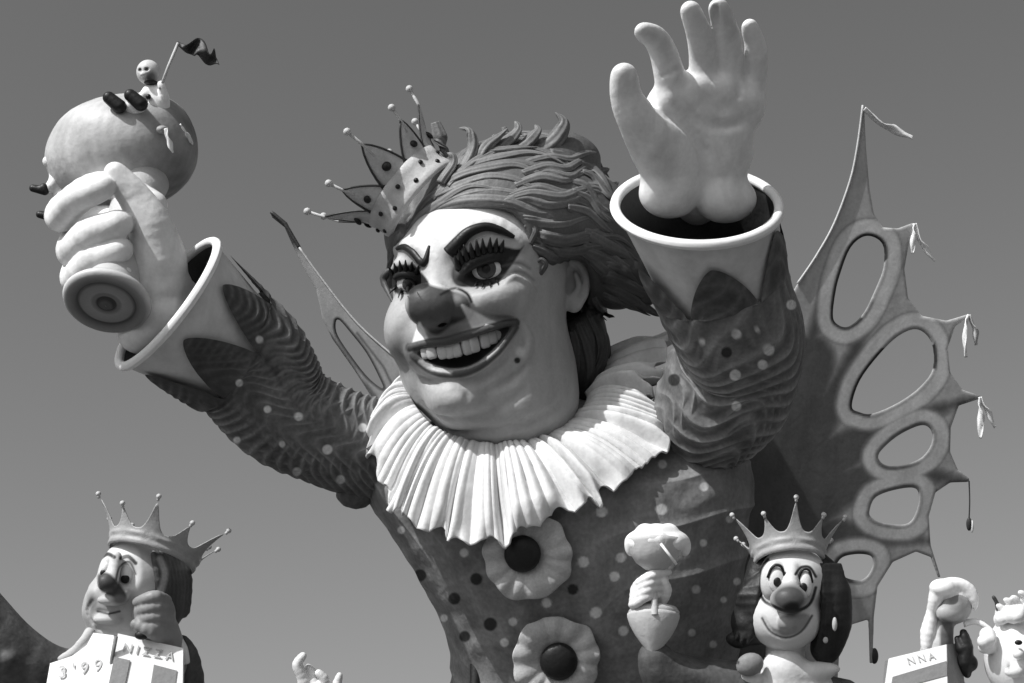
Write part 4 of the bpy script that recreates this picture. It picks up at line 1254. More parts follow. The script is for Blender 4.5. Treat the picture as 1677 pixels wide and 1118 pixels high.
# ================================================================ float deck and lorry bed below the figures
DECK = 3.0
wood = mat('deck_planks', 0.12, rough=0.8, var=0.3, ns=4, stretch=(1, 8, 1))
skirt = mat('skirt_cloth', 0.3, rough=0.8, var=0.15)
fl = bpy.data.objects.new('parade_float', None); COL.objects.link(fl); fl.location = (0, 18.5, 0)
fl['label'] = 'wide parade float deck on wheels carrying all the carnival figures'; fl['category'] = 'float'
for i in range(30):
    y0 = 13.0 + i * 0.42
    slab('deck_plank', -9, 9, y0, y0 + 0.41, DECK - 0.10, DECK, wood, fl)
slab('skirt_panel', -9, 9, 12.9, 12.99, 0.35, DECK - .02, skirt, fl)
slab('skirt_panel', -9, 9, 25.62, 25.7, 0.35, DECK - .02, skirt, fl)
slab('skirt_panel', -9.09, -9.0, 12.99, 25.62, 0.35, DECK - .02, skirt, fl)
slab('skirt_panel', 9.0, 9.09, 12.99, 25.62, 0.35, DECK - .02, skirt, fl)
tyre = mat('tyre_rubber', 0.03, rough=0.8)
def wheel(x, y):
    v = []; prof = [(0.2, -.16), (.42, -.16), (.5, -.1), (.5, .1), (.42, .16), (.2, .16)]
    for r, h in prof:
        for j in range(28):
            t = 2 * math.pi * j / 28
            v.append((x + h, y + r * math.cos(t), .5 + r * math.sin(t)))
    add('wheel', v, gridf(6, 28), tyre, fl, world_space=True)
for x in (-7, 7):
    for y in (15, 19.5, 24): wheel(x, y)

def world_down(p, z):
    """carry a point of the float straight down to height z"""
    w_ = W(p); k = (w_[2] - z) / U
    return np.asarray(p) + down / np.linalg.norm(down) * k
def robe(p, r0, r1, m, parent, name='robe', nf=11, pc=None, zend=DECK):
    q = world_down(p, zend); r0, r1 = r0 * GS, r1 * GS
    pts = [p + (q - p) * s_ for s_ in np.linspace(0, 1, 7)]
    R = list(np.linspace(r0, r1, 7))
    v, f, u, t = loft(pts, R, 60, 120, lambda u, t, r: 3 * np.sin(t * nf + np.sin(u * 4)) * (0.3 + u))
    return add(name, v, [x[::-1] for x in f], m, parent, paint=(np.full(len(v), pc) if pc else None))
# king's own body continues to the deck
q0 = P(960, 1118, 30) + down * 290
robe(P(960, 1118, -75) + down * 290, 300, 330, RED, king, 'robe_hem', 17, 0.075)
# posts that carry the wings
for pt, par in ((P(1300, 1195, -120), wr), (P(780, 785, -70), wr2)):
    add('support_pole', *tube([pt, world_down(pt, DECK)], 8, 12), DARK, par)
# ================================================================ smaller figures round the king's feet
def small_crown(c, axis, R, H, tips, mt, parent, ns=9, flare=.5, ph=0.0, balls=5, band=.42):
    a, b, n = frame(axis, (0, 0, 1)); R = R * GS; H = H * GS
    nv = 16 * ns
    V = []
    rows = 14
    for side in (1, -1):
        for i in range(rows):
            s_ = i / (rows - 1)
            for j in range(nv):
                t = 2 * math.pi * j / nv
                u = ((t - ph) / (2 * math.pi) * ns) % 1
                tri = abs(2 * u - 1)            # 1 on a spike, 0 in a valley
                k = int(((t - ph) / (2 * math.pi) * ns + .5) // 1) % 2
                hh = H * (band + (1 - band) * (1.0 if k == 0 else .62) * tri ** 2.6)
                h = hh * s_
                r = R * (1 + flare * (h / H) ** 1.8) + side * 1.0 + 2.6 * math.exp(-((h / H - .07) / .06) ** 2) + 2.6 * math.exp(-((h / H - .24) / .05) ** 2)
                V.append(np.asarray(c) + n * h + r * (a * math.cos(t) + b * math.sin(t)))
    m_ = rows * nv
    Fc = gridf(rows, nv) + [[x + m_ for x in q[::-1]] for q in gridf(rows, nv)]
    for j in range(nv):
        k = (j + 1) % nv
        Fc.append([(rows - 1) * nv + j, (rows - 1) * nv + k, m_ + (rows - 1) * nv + k, m_ + (rows - 1) * nv + j])
        Fc.append([k, j, m_ + j, m_ + k])
    o = add('crown', np.array(V), Fc, mt, parent)
    for k in range(ns):
        t = ph + 2 * math.pi * (k + 0.0) / ns
        big = 1.0 if k % 2 == 0 else .62
        hh = H * (band + (1 - band) * big)
        r = R * (1 + flare * (hh / H) ** 1.8)
        p = np.asarray(c) + n * hh * .97 + r * (a * math.cos(t) + b * math.sin(t))
        q = np.asarray(c) + n * (hh + 2.5) + (r + 2.5) * (a * math.cos(t) + b * math.sin(t))
        add('spike_ball', *merge([tube([p - (q - p) * .4, q], [2.6, 2.4], 6), ball(q, balls * .85, 7, 10)]), LIGHT, o)
    return o

# ---------------------------------------------------------------- pensive king, far side
lk = thing('pensive_king', 'small crowned king with a dark nose resting his cheek on his fist', 'carnival figure', world_down(P(215, 1118, 150), DECK), )
Zk = 150; GS = 0.98
k1 = Clay(P(105, 1075, 50) - 32, P(335, 860, 270) + 32, 1.5)
k1.ell(P(225, 948, Zk), (62, 66, 60), 0)
k1.ell(P(200, 1000, Zk + 6), (62, 44, 52), 26)
k1.ell(P(165, 985, Zk + 30), (24, 34, 24), 16)
k1.ell(P(205, 1030, Zk + 10), (56, 26, 46), 14)
k1.cap(P(225, 1030, Zk - 5), P(232, 1090, Zk - 10), 46, 50, 10)
e = k1.front(207, 938); e_ = k1.front(172, 930)
k1.ell(P(207, 938, e + 6), (16, 20, 12), 10, op='s'); k1.ell(P(172, 928, e_ + 6), (12, 16, 12), 8, op='s')
k1.chain([P(190, 912, e + 2), P(186, 935, e + 10), P(178, 955, e + 20)], [9, 10, 14], 8, n=3)
k1.ell(P(172, 953, e + 20), (11, 12, 13), 6); k1.ell(P(196, 972, e + 10), (16, 12, 14), 8)
k1.ell(P(183, 982, e + 12), (22, 9, 12), 8)
k1.ell(P(158, 980, e_ + 6), (9, 16, 10), 5)
k1.chain([k1.on(160, 1000, 3), k1.on(178, 1004, 3), k1.on(200, 1000, 3)], [2.5, 3, 2], 4, op='s', n=4)
k1.ell(P(176, 1014, e + 2), (22, 8, 10), 6)
k1.chain([k1.on(150, 985, 2), k1.on(142, 1000, 2), k1.on(150, 1020, 2)], [3, 3, 2], 4, op='s', n=3)
k1.chain([k1.on(160, 1030, 2), k1.on(190, 1036, 2), k1.on(225, 1030, 2)], [2, 3, 2], 5, op='s', n=3)
v, f = k1.mesh(); px, py = proj(v); fr = v[:, 2] > Zk
pc = np.full(len(v), .42)
pc = lay(pc, .62, ramp(polysd(px, py, curve([(165, 905), (190, 892), (225, 900), (232, 940), (225, 965), (200, 960), (175, 935), (162, 945)], 4, closed=True)), 6) * fr)
pc = lay(pc, .05, ramp(polysd(px, py, curve([(160, 942), (176, 938), (192, 952), (207, 974), (200, 984), (182, 976), (164, 966)], 4, closed=True)), 4) * fr)
pc = lay(pc, .14, ramp(np.hypot((px - 196) / 1.4, py - 982) - 8, 6) * fr)
pc = lay(pc, .16, ramp(np.hypot(px - 150, (py - 985) / 2) - 7, 7) * fr)
pc = lay(pc, .06, ramp(linesd(px, py, [(160, 1001), (178, 1005), (196, 1001)]) - 1.8, 2) * fr)
pc = lay(pc, .05, ramp(linesd(px, py, curve([(164, 914), (176, 907), (187, 912)], 4)) - 3.2, 2) * fr)
pc = lay(pc, .05, ramp(linesd(px, py, curve([(198, 914), (210, 911), (222, 922)], 4)) - 3.2, 2) * fr)
pc = lay(pc, .10, ramp(linesd(px, py, curve([(190, 950), (196, 928), (212, 920), (222, 940)], 4)) - 1.5, 2) * fr)
h_ = add('head', v, f, FACEP, lk, paint=pc)
for (x, y, r, ix, iy, ir) in ((208, 940, 14, 205, 948, 7), (173, 930, 9, 169, 938, 5)):
    c = k1.on(x, y, -r * .35)
    eo = add('eye', *ball(c, (r * .8, r * 1.15, r)), EYEW, h_)
    add('pupil', *ball(P(ix, iy, c[2] + r * .85), (ir, ir, ir * .5)), BLACK, eo)
# dark hair at the back with one pale side lock
k2 = Clay(P(225, 1070, 30) - 32, P(325, 880, 260) + 32, 1.8)
k2.ell(P(272, 960, Zk - 25), (36, 72, 50), 0)
for i in range(9):
    x = 252 + i * 6
    k2.chain([P(x, 908, Zk + 40 - i * 7), P(x + 8, 950, Zk + 42 - i * 8), P(x + 4, 1000, Zk + 30 - i * 7), P(x - 4, 1030 - i * 3, Zk + 10 - i * 6)], [5, 7, 7, 3], 3, n=3)
v, f = k2.mesh(); px, py = proj(v)
pc = np.full(len(v), .07) + .02 * wob(px * .2, py * .03, 0, 1.4, 3)
pc = lay(pc, .42, ramp(linesd(px, py, curve([(262, 915), (270, 940), (262, 975)], 4)) - 5, 5) * (v[:, 2] > Zk))
add('hair', v, f, HAIRM, lk, paint=np.clip(pc, .02, .6))
small_crown(P(247, 915, Zk - 4), np.array([0.25, 0.87, -0.42]), 68, 66, None, GOLD2, lk, ns=10, flare=.62, ph=.3, band=.36)
# fist on the cheek
k3 = Clay(P(200, 1110, 90) - 32, P(320, 950, 290) + 32, 1.5)
k3.ell(P(252, 1006, Zk + 56), (33, 37, 30), 0)
for i in range(4):
    y = 981 + i * 16; q_ = abs(i - 1.5) * 5
    k3.chain([P(280 - q_, y + 2, Zk + 62), P(260 - q_ / 2, y - 4, Zk + 82), P(238, y, Zk + 82), P(224 + i * 2, y + 5, Zk + 68)], [8.5, 9.5, 9, 7], 3, n=3)
k3.chain([P(270, 1040, Zk + 60), P(248, 1034, Zk + 84), P(222, 1016 + 6, Zk + 84)], [13, 11, 8], 4, n=3)
k3.cap(P(262, 1035, Zk + 45), P(275, 1085, Zk + 15), 30, 34, 8)
v, f = k3.mesh(); pc = .26 + .04 * wob(v[:, 0] * .1, v[:, 1] * .1, 0, 1, 3)
add('hand', v, f, FACEP, lk, paint=pc)
add('cuff_button', *ball(P(232, 1040, Zk + 88), (11, 7, 6)), BLACK, lk)
# shoulders, mantle, arm stretched out to the left
k4 = Clay(P(-110, 1260, -40) - 32, P(360, 960, 270) + 32, 3.0)
k4.ell(P(215, 1150, Zk - 30), (110, 92, 70), 0)
k4.ell(P(16, 1078, Zk + 84), (8, 6, 4), 3)
k4.chain([P(140, 1112, Zk - 10), P(75, 1108, Zk + 10), P(15, 1075, Zk + 30), P(-35, 1030, Zk + 40), P(-80, 980, Zk + 50)], [42, 50, 54, 58, 60], 14, n=4)
k4.chain([P(298, 1052, Zk + 5), P(312, 1085, Zk + 10), P(308, 1150, Zk)], [12, 16, 30], 10, n=3)
v, f = k4.mesh()
w_ = (1 - np.abs(np.sin(v[:, 0] * .07 + .6 * wob(v[:, 0] * .02, v[:, 1] * .03, 0, 1, 2)))) ** 2
add('mantle', v, f, RED, lk, paint=np.clip(.08 + .05 * w_ + .02 * wob(v[:, 0] * .1, v[:, 1] * .1, 0, 1.5, 6), .02, .2))
add('collar', *tube(curve([P(150, 1030, Zk + 55), P(140, 1048, Zk + 62), P(120, 1068, Zk + 58), P(98, 1080, Zk + 50)], 5), [6, 8, 9, 9, 9, 9, 9, 9, 8, 8, 8, 8, 7, 7, 6, 5], 10), LIGHT, lk)
add('collar', *tube(curve([P(288, 1042, Zk + 30), P(300, 1062, Zk + 35), P(304, 1085, Zk + 30)], 5), 7, 10), WHITE, lk)
robe(P(210, 1180, Zk - 30), 100, 150, RED, lk, pc=.07)

def board(name, pts, th, m, parent, z):
    """a flat board with the given corners (photo x, y, depth) and thickness"""
    A = np.array([P(p[0], p[1], p[2] + 0.5 * (p[1] - 1080)) for p in pts]); n_ = np.cross(A[1] - A[0], A[2] - A[0]); n_ /= np.linalg.norm(n_)
    if n_[2] < 0: n_ = -n_
    m_ = len(A); V = np.concatenate([A, A - n_ * th])
    Fc = [list(range(m_)), list(range(m_, 2 * m_))[::-1]] + [[i, (i + 1) % m_, m_ + (i + 1) % m_, m_ + i][::-1] for i in range(m_)]
    return add(name, V, Fc, m, parent, smooth=False), n_
def tilted(x, y, z): return P(x, y, z + 0.5 * (y - 1080))
def lettering(body, pos, n_, right, size, m, parent, ang=0):
    cu = bpy.data.curves.new('lettering', 'FONT'); cu.body = body; cu.size = size * U; cu.extrude = 0.004
    cu.align_x = 'CENTER'; cu.align_y = 'CENTER'; cu.materials.append(m)
    o = bpy.data.objects.new('lettering', cu); COL.objects.link(o); o.parent = parent
    R_ = (np.asarray(right) @ (BM / U)); N = (np.asarray(n_) @ (BM / U))
    R_ = R_ - N * (R_ @ N); R_ /= np.linalg.norm(R_); Up = np.cross(N, R_)
    o.rotation_euler = Matrix(np.stack([R_, Up, N], 1).tolist()).to_euler()
    me = bpy.data.meshes.new_from_object(o); r_ = o.rotation_euler.to_matrix().to_4x4()
    me.transform(r_); bpy.data.objects.remove(o); bpy.data.curves.remove(cu)
    o = bpy.data.objects.new('lettering', me); COL.objects.link(o); o.parent = parent
    o.location = Vector(W(pos)) - wloc(parent)
    return o
faint = mat('faded_lettering_paint', 0.5, rough=.7)
z0 = Zk + 95
nb_ = thing('striped_box', 'white striped box lettered NIZZA in front of the pensive king', 'box', world_down(P(245, 1118, z0), DECK))
bd, n_ = board('front_panel', [(193, 1037, z0), (300, 1061, z0 - 10), (298, 1190, z0 - 10), (170, 1190, z0)], 26, WHITE, nb_, z0)
board('stripe', [(187, 1075, z0 + 2), (213, 1081, z0 + 1), (190, 1189, z0 + 1), (164, 1189, z0 + 2)], 1.5, MID, nb_, z0)
board('stripe', [(252, 1088, z0 - 3), (290, 1098, z0 - 7), (278, 1189, z0 - 7), (236, 1189, z0 - 3)], 1.5, MID, nb_, z0)
0 and board('flap', [(262, 1057, z0 - 3), (300, 1064, z0 - 7), (290, 1092, z0 - 6)], 1.2, LIGHT, nb_, z0)
lettering('N I Z Z A', tilted(243, 1068, z0 - 3) + n_ * .6, n_, P(300, 1082, z0 - 10) - P(193, 1058, z0), 19, faint, bd)
add('support_pole', *tube([P(235, 1185, z0 - 12), world_down(P(235, 1185, z0 - 12), DECK)], 10, 12), DARK, nb_)
cd_ = thing('numbered_card', 'white card with faded figures held across the chest of the pensive king', 'card', world_down(P(130, 1118, z0), DECK))
bd, n_ = board('card_panel', [(153, 1036, z0 - 8), (186, 1040, z0 - 4), (186, 1090, z0 - 3), (160, 1190, z0 - 3), (64, 1190, z0 - 16), (82, 1086, z0 - 18), (118, 1074, z0 - 14), (142, 1056, z0 - 10)], 8, WHITE, cd_, z0)
lettering("3 ' 9 9", tilted(132, 1096, z0 - 9) + n_ * 1.2, n_, P(180, 1086, z0) - P(84, 1108, z0 - 12), 27, faint, bd)
add('gutter_strip', *tube([P(190, 1042, z0 - 2), P(184, 1075, z0 - 2), P(170, 1180, z0 - 2)], 3.2, 8), MID, cd_)
add('support_pole', *tube([P(112, 1185, z0 - 18), world_down(P(112, 1185, z0 - 18), DECK)], 10, 12), DARK, cd_)

# ---------------------------------------------------------------- clown king with goblet
Zc = 270; GS = 0.93
ck = thing('clown_king', 'small grinning clown king with goggle eyes, dark long hair and spiked crown', 'carnival figure', world_down(P(1285, 1118, Zc), DECK))
c1 = Clay(P(1200, 1100, Zc - 90) - 32, P(1375, 890, Zc + 130) + 32, 1.4)
c1.ell(P(1298, 950, Zc), (56, 56, 50), 0)
c1.ell(P(1285, 1010, Zc + 6), (59, 52, 54), 8)
ze = c1.front(1290, 950)
c1.ell(P(1269, 952, ze - 10), (24, 32, 18), 5); c1.ell(P(1320, 957, ze - 12), (19, 32, 16), 5)
c1.chain([P(1297, 930, ze - 4), P(1294, 960, ze + 12), P(1291, 980, ze + 24)], [9, 14, 20], 8, n=3)
c1.ell(P(1293, 982, ze + 20), (30, 21, 24), 6)
c1.chain([c1.on(1248, 1012, 4), c1.on(1262, 1034, 4), c1.on(1287, 1044, 4), c1.on(1312, 1034, 4), c1.on(1330, 1008, 4)], [2, 4, 6, 4, 2], 5, op='s', n=4)
c1.ell(c1.on(1290, 1018, -2), (15, 14, 12), 4)
c1.ell(P(1350, 966, Zc + 8), (9, 20, 12), 3); c1.ell(P(1240, 985, Zc + 6), (7, 14, 9), 3)
c1.cap(P(1286, 1050, Zc - 6), P(1286, 1100, Zc - 10), 30, 32, 6)
v, f = c1.mesh(); px, py = proj(v); fr = v[:, 2] > Zc
pc = np.full(len(v), .60)
pc = lay(pc, .07, ramp(np.hypot((px - 1293) / 1.35, py - 979) - 23, 12) * fr)
pc = lay(pc, .012, ramp(np.hypot((px - 1297) / 1.3, py - 996) - 11, 6) * fr)
pc = lay(pc, .02, ramp(linesd(px, py, curve([(1258, 916), (1246, 932), (1243, 958), (1250, 982), (1268, 993), (1290, 1001), (1312, 998), (1328, 986), (1336, 962)], 4)) - 2.6, 2) * fr)
pc = lay(pc, .02, ramp(linesd(px, py, curve([(1262, 934), (1270, 925), (1280, 928), (1283, 938)], 4)) - 2.6, 2) * fr)
pc = lay(pc, .02, ramp(linesd(px, py, curve([(1303, 940), (1312, 929), (1326, 929), (1336, 944)], 4)) - 2.4, 2) * fr)
pc = lay(pc, .18, ramp(polysd(px, py, curve([(1283, 1008), (1325, 1006), (1318, 1030), (1290, 1042), (1276, 1036), (1274, 1015)], 4, closed=True)), 4) * fr * .7)
pc = lay(pc, .09, ramp(linesd(px, py, curve([(1248, 1012), (1262, 1034), (1287, 1044), (1312, 1034), (1330, 1008)], 4)) - 1.8, 2) * fr)
hh_ = add('head', v, f, FACEP, ck, paint=pc)
for (x, y, rx, ry, ix, iy) in ((1271, 948, 14, 20, 1273, 953), (1318, 956, 12, 22, 1316, 962)):
    c = P(x, y, ze + 4)
    eo = add('eye', *ball(c, (rx, ry, 9)), EYEW, hh_)
    add('pupil', *ball(P(ix, iy, ze + 12), (6, 7.5, 3)), BLACK, eo)
    add('eyelid', *tube(curve([P(x - rx, y - 2, ze + 8), P(x - rx * .4, y - ry, ze + 9), P(x + rx * .6, y - ry, ze + 9), P(x + rx, y - 2, ze + 7)], 4), 2.2, 8), BLACK, eo)
c2 = Clay(P(1180, 1110, Zc - 110) - 32, P(1400, 890, Zc + 100) + 32, 1.8)
c2.ell(P(1290, 940, Zc - 22), (66, 60, 44), 0)
c2.chain([P(1336, 912, Zc - 10), P(1352, 935, Zc), P(1364, 970, Zc + 6), P(1364, 1020, Zc + 8), P(1352, 1062, Zc + 8)], [10, 20, 28, 29, 24], 10, n=4)
c2.chain([P(1246, 920, Zc - 20), P(1236, 945, Zc - 10), P(1226, 985, Zc - 5), P(1222, 1020, Zc), P(1240, 1040, Zc)], [8, 15, 17, 24, 16], 8, n=4)
c2.chain([P(1228, 1035, Zc), P(1212, 1048, Zc), P(1198, 1046, Zc)], [18, 13, 9], 6, n=3)
for i in range(10):
    x = 1340 + i * 4
    c2.chain([P(x, 925, Zc + 22 - i), P(x + 8, 970, Zc + 34 - i * 2), P(x + 8, 1020, Zc + 36 - i * 3), P(x - 4, 1075 - abs(i - 4) * 3, Zc + 24)], [3, 4.5, 4.5, 2], 3, n=3)
for i in range(8):
    x = 1246 - i * 4
    c2.chain([P(x + 8 + i, 935 + i * 2, Zc + 10 - i), P(x - 6, 975, Zc + 22 - i * 2), P(x - 10, 1015, Zc + 24 - i * 3), P(x - 14, 1044 + (i % 3) * 5, Zc + 20)], [3, 4.5, 5, 2], 3, n=3)
v, f = c2.mesh(); px, py = proj(v)
# free the face
add('hair', v, f, HAIRM, ck, paint=np.clip(.018 + .006 * wob(px * .2, py * .03, 0, 1.3, 5), .008, .1))
small_crown(P(1293, 924, Zc - 6), np.array([0.0, 0.84, -0.54]), 53, 68, None, GOLD2, ck, ns=10, flare=.75, ph=.35, band=.42)
for s_, x, y in ((1, 1367, 1022), (1, 1352, 1048)):
    add('earring', *ball(P(x, y, Zc + 42), (4, 11 if y < 1030 else 5, 4), axes=None), LIGHT, ck)
# white neckerchief with grey bow
c3 = Clay(P(1190, 1180, Zc - 80) - 32, P(1400, 1040, Zc + 100) + 32, 2.0)
c3.ell(P(1285, 1095, Zc + 12), (36, 34, 30), 0); c3.ell(P(1330, 1098, Zc + 20), (44, 14, 16), 10, (0, 0, 4)); c3.ell(P(1300, 1140, Zc), (80, 40, 46), 20)
c3.ell(P(1225, 1112, Zc + 20), (26, 12, 12), 6)
v, f = c3.mesh(); add('neckerchief', v, f, RUFF, ck)
add('bow', *ball(P(1228, 1088, Zc + 34), (22, 18, 12), axes=[(.94, .34, 0), (-.34, .94, 0), (0, 0, 1)]), MID, ck)
c4 = Clay(P(1010, 1260, Zc - 110) - 32, P(1420, 1060, Zc + 100) + 32, 3.0)
c4.chain([P(1072, 1075, Zc + 30), P(1092, 1105, Zc + 20), P(1150, 1120, Zc + 4), P(1215, 1128, Zc - 6)], [25, 38, 40, 44], 10, n=4)
c4.ell(P(1285, 1170, Zc - 20), (100, 70, 56), 14)
c4.chain([P(1340, 1130, Zc), P(1385, 1135, Zc)], [26, 22], 10)
v, f = c4.mesh()
add('coat', v, f, RED, ck, paint=np.clip(.10 + .03 * wob(v[:, 0] * .05, v[:, 1] * .1, 0, 1.3, 6), .02, .15))
robe(P(1285, 1200, Zc - 20), 90, 130, RED, ck, pc=.06)
# gauntlet, hand
gp = P(1070, 1032, Zc + 40)
an = np.array([0.03, 0.86, -0.34]); an /= np.linalg.norm(an)
gv, gf = lathe(P(1070, 1072, Zc + 44), an, [(3, -2), (8, 4), (18, 16), (29, 31), (37, 46), (41, 58), (41, 63), (38, 64), (34, 58), (20, 40), (3, 30)], 56)
gl = add('gauntlet', gv, gf, LIGHT, ck)
add('gauntlet_rim', *lathe(P(1071, 1004, Zc + 22), an, [(30, -10), (38, -4), (40, 2), (36, 8), (20, 11), (5, 13)], 56), LIGHT, gl)
c5 = Clay(P(1020, 1015, Zc - 70) - 32, P(1120, 925, Zc + 110) + 32, 1.4)
c5.ell(P(1066, 960, Zc + 26), (21, 23, 20), 0); c5.cap(P(1066, 970, Zc + 24), P(1072, 1004, Zc + 22), 14, 13, 8)
for i in range(4):
    c5.chain([P(1094 - i * 5, 937 + i * 12, Zc + 38), P(1070 - i * 4, 941 + i * 12, Zc + 52), P(1048 - i * 2, 954 + i * 11, Zc + 46), P(1038 - i, 966 + i * 8, Zc + 30)], [6, 7.5, 7.5, 6], 1.5, n=3)
c5.chain([P(1086, 982, Zc + 30), P(1093, 966, Zc + 42), P(1088, 950, Zc + 48)], [8, 7, 5], 3, n=3)
v, f = c5.mesh(); add('hand', v, f, GLOVE, ck)
# goblet
gb = thing('foaming_goblet', 'goblet brimming with white foam held up in front of the polka-dot costume', 'goblet', P(1072, 975, Zc + 50))
add('stem', *lathe(P(1072, 985, Zc + 52), (0.02, .95, -.28), [(6, -20), (5, 0), (4.5, 30), (5, 38), (9, 42), (9, 46), (3, 50), (3, 54)], 24), LIGHT, gb)
add('bowl', *lathe(P(1073, 936, Zc + 44), (0.02, .95, -.28), [(4, 0), (16, 4), (30, 14), (39, 28), (43, 44), (44, 50), (40, 50), (36, 30)], 56), LIGHT, gb)
g6 = Clay(P(1015, 925, Zc - 40) - 32, P(1140, 850, Zc + 130) + 32, 1.6)
g6.ell(P(1076, 884, Zc + 28), (48, 21, 42), 0)
for i in range(16):
    t = i / 16 * 2 * math.pi + .3
    g6.ell(P(1076 + 36 * math.cos(t), 886 + 4 * math.sin(3 * t), Zc + 28 + 34 * math.sin(t)), 9 + 3 * math.sin(i * 2.3), 7)
    g6.ell(P(1076 + 22 * math.cos(t), 872 + 2 * math.sin(3 * t), Zc + 28 + 16 * math.sin(t)), 12, 5)
for x, y in ((1033, 898), (1122, 898)):
    g6.ell(P(x, y, Zc + 26), (8, 12, 9), 14)
v, f = g6.mesh(); add('foam', v, f, WHITE, gb)
add('pale_line', *tube([P(1082, 890, Zc + 76), P(1108, 924, Zc + 78)], 2.2, 8), WHITE, gb)  # thin white line across the front of the goblet

# ---------------------------------------------------------------- pale doll, lettered box, woolly figure at the right edge
Zd = 350; GS = 0.90
pd_ = thing('pale_doll', 'white-haired doll with bowed grey face standing behind the lettered box', 'doll', world_down(P(1550, 1118, Zd), DECK))
p1 = Clay(P(1500, 1130, Zd - 70) - 32, P(1625, 935, Zd + 90) + 32, 1.4)
p1.ell(P(1563, 990, Zd), (27, 30, 27), 0); p1.ell(P(1552, 1004, Zd + 20), (18, 14, 12), 8)
p1.ell(P(1558, 984, Zd + 26), (14, 6, 6), 5, op='s')
p1.chain([P(1545, 1016, Zd - 5), P(1536, 1050, Zd - 6), P(1535, 1120, Zd - 8)], [16, 24, 34], 8, n=3)
v, f = p1.mesh(); px, py = proj(v)
pc = np.full(len(v), .36); pc = lay(pc, .2, ramp(np.hypot(px - 1566, py - 984) - 14, 10)); pc = lay(pc, .14, ramp(polysd(px, py, [(1542, 1012), (1560, 1018), (1566, 1060), (1538, 1064)]), 5))
pc = lay(pc, .62, ramp(polysd(px, py, [(1500, 1010), (1536, 1008), (1540, 1060), (1500, 1080)]), 5))
add('body', v, f, FACEP, pd_, paint=pc)
p2 = Clay(P(1500, 1070, Zd - 80) - 32, P(1630, 930, Zd + 90) + 32, 1.5)
p2.ell(P(1562, 972, Zd - 10), (35, 26, 32), 0); p2.ell(P(1543, 962, Zd + 14), (20, 14, 16), 10)
for i in range(14):
    t = i / 14 * math.pi * 1.25 - .2
    x, y = 1562 + 32 * math.cos(t), 976 - 22 * math.sin(t)
    p2.chain([P(1562 + 10 * math.cos(t), 958, Zd + 12), P(x, y, Zd + 14), P(x + 3 * math.cos(t), y + 16, Zd + 12)], [7, 7, 3], 3, n=3)
p2.chain([P(1534, 975, Zd + 8), P(1526, 1005, Zd + 6), P(1520, 1035, Zd + 4), P(1518, 1060, Zd + 4)], [11, 9, 12, 9], 6, n=3)
v, f = p2.mesh(); add('hair', v, f, WHITE, pd_)
p3 = Clay(P(1555, 1130, Zd - 50) - 32, P(1625, 1025, Zd + 80) + 32, 1.4)
p3.chain([P(1578, 1036, Zd + 18), P(1583, 1060, Zd + 22), P(1580, 1085, Zd + 24), P(1584, 1104, Zd + 24)], [6, 10, 12, 6], 4, n=3)
p3.chain([P(1568, 1046, Zd + 18), P(1574, 1062, Zd + 22)], [5, 9], 3); p3.ell(P(1592, 1086, Zd + 24), (9, 12, 8), 4)
v, f = p3.mesh(); add('glove', v, f, BLACK, pd_)
add('sleeve', *tube(curve([P(1578, 1020, Zd), P(1600, 1018, Zd + 6), P(1618, 1028, Zd + 10), P(1628, 1042, Zd + 10)], 4), [7, 6, 5, 5, 5, 5, 5, 4, 4, 4, 4, 4, 4], 10), WHITE, pd_)
add('glove', *tube(curve([P(1624, 1032, Zd + 12), P(1630, 1046, Zd + 12), P(1626, 1060, Zd + 14)], 4), [5, 6, 6, 6, 5, 5, 4, 4, 3], 10), DARK, pd_)
robe(P(1545, 1120, Zd - 10), 34, 60, MID, pd_)
z1 = Zd + 60
bx_ = thing('lettered_box', 'white box with faded letters and grey side below the pale doll', 'box', world_down(P(1510, 1118, z1), DECK))
bd, n_ = board('front_panel', [(1456, 1078, z1), (1550, 1055, z1 - 6), (1553, 1190, z1 - 6), (1440, 1190, z1)], 4, WHITE, bx_, z1)
board('side_panel', [(1551, 1055, z1 - 6.5), (1569, 1053, z1 - 50), (1592, 1190, z1 - 50), (1554, 1190, z1 - 6.5)], 3, MID, bx_, z1)
board('stripe', [(1462, 1108, z1 + 1.5), (1550, 1082, z1 - 4.5), (1551, 1106, z1 - 4.5), (1458, 1130, z1 + 1.5)], 1.5, MID, bx_, z1)
lettering('N N A', tilted(1508, 1079, z1 - 3) + n_ * .8, n_, P(1550, 1066, z1 - 6) - P(1456, 1090, z1), 15, faint, bd)
board('back_panel', [(1450, 1082, z1 - 40), (1568, 1054, z1 - 52), (1590, 1189, z1 - 52), (1440, 1189, z1 - 40)], 3, MID, bx_, z1)
add('support_pole', *tube([P(1510, 1185, z1 - 22), world_down(P(1510, 1185, z1 - 22), DECK)], 10, 12), DARK, bx_)

Zw = 370; GS = 0.90
wf = thing('woolly_figure', 'white curly-haired figure cut off by the right edge of the picture', 'carnival figure', world_down(P(1680, 1118, Zw), DECK))
w1 = Clay(P(1590, 1180, Zw - 100) - 32, P(1790, 950, Zw + 120) + 32, 1.8)
w1.ell(P(1682, 1078, Zw), (66, 72, 60), 0)
rr = random.Random(11)
for i in range(46):
    t = rr.uniform(.1, math.pi - .1); s_ = rr.uniform(0, 1)
    x, y = 1682 + 66 * math.cos(t), 1066 - 68 * math.sin(t)
    w1.ell(P(x + rr.uniform(-6, 6), y + rr.uniform(-4, 10), Zw + rr.uniform(-30, 40)), rr.uniform(8, 13), 4)
for x, y in ((1652, 982), (1664, 978), (1640, 992), (1676, 970)):
    w1.chain([P(x + 6, y + 24, Zw), P(x, y + 4, Zw + 6), P(x - 6, y, Zw + 8)], [7, 5, 3], 3, n=3)
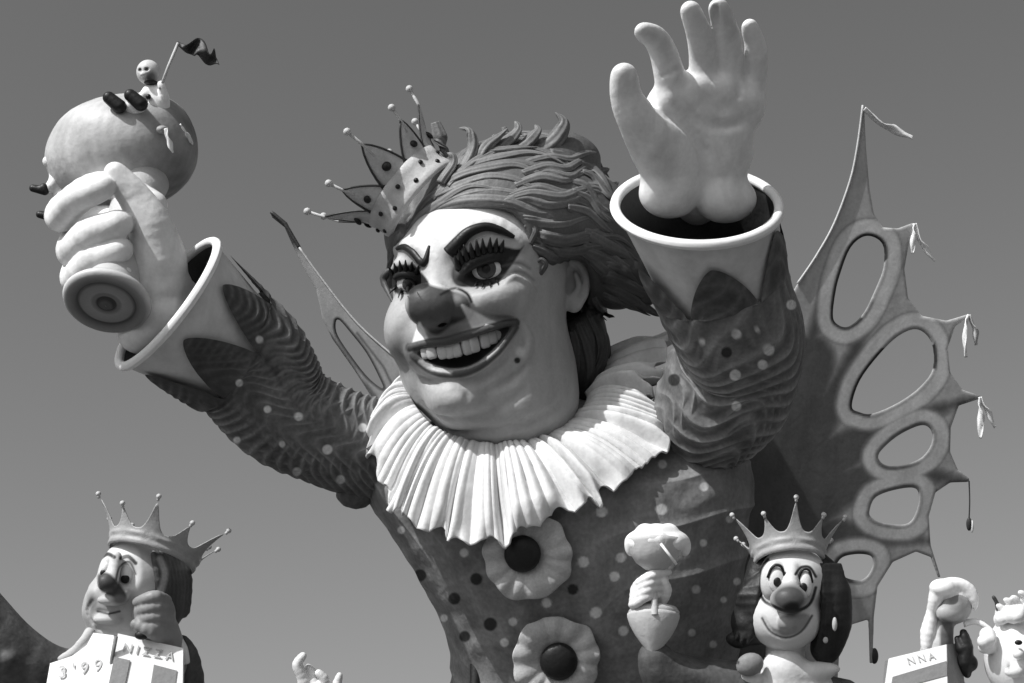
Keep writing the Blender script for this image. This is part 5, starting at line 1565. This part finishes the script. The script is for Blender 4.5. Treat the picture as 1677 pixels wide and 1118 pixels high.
w1.ell(P(1662, 1070, Zw + 58), (14, 11, 10), 5, op='s'); w1.ell(P(1660, 1100, Zw + 52), (14, 9, 9), 6)
w1.ell(P(1672, 1128, Zw + 56), (26, 6, 8), 4, op='s')
v, f = w1.mesh(); px, py = proj(v)
pc = np.full(len(v), .74); pc = lay(pc, .12, ramp(linesd(px, py, [(1655, 1124), (1672, 1130), (1690, 1124)]) - 3, 3)); pc = lay(pc, .3, ramp(np.hypot(px - 1652, (py - 1092) / 2) - 3, 4))
hw = add('head', v, f, FACEP, wf, paint=pc)
eo = add('eye', *ball(P(1668, 1070, Zw + 54), (9, 9, 8)), EYEW, hw)
add('pupil', *ball(P(1668, 1052, Zw + 60), (6, 4, 3)), BLACK, eo)
add('horn', *tube(curve([P(1636, 1000, Zw), P(1632, 986, Zw), P(1626, 976, Zw)], 3), [4, 4, 4, 3, 3, 3, 2], 8), DARK, wf)
robe(P(1682, 1140, Zw - 10), 56, 90, WHITE, wf)

# ---------------------------------------------------------------- white hand reaching up at the bottom edge
Zh = 160; GS = 0.97
wh = thing('reaching_jester', 'white gloved fingertips reaching up at the bottom edge left of the big king', 'carnival figure', world_down(P(520, 1160, Zh), DECK))
j1 = Clay(P(460, 1220, 110) - 32, P(600, 1060, 220) + 32, 1.5)
j1.ell(P(520, 1150, Zh), (38, 34, 18), 0)
j1.chain([P(505, 1135, Zh), P(494, 1105, Zh + 4), P(487, 1088, Zh + 6), P(496, 1074, Zh + 6)], [12, 9, 8, 6], 5, n=3)
j1.chain([P(515, 1130, Zh), P(512, 1105, Zh - 4), P(505, 1092, Zh - 6)], [10, 8, 5], 4, n=3)
j1.chain([P(525, 1135, Zh + 4), P(532, 1115, Zh + 6), P(522, 1102, Zh + 8)], [10, 8, 6], 4, n=3)
j1.chain([P(540, 1145, Zh), P(550, 1125, Zh), P(556, 1106, Zh)], [10, 8, 5], 4, n=3)
j1.cap(P(522, 1160, Zh), P(525, 1220, Zh), 24, 26, 6)
v, f = j1.mesh(); add('hand', v, f, GLOVE, wh)
robe(P(525, 1215, Zh), 34, 70, RED, wh, 'sleeve', pc=.07)
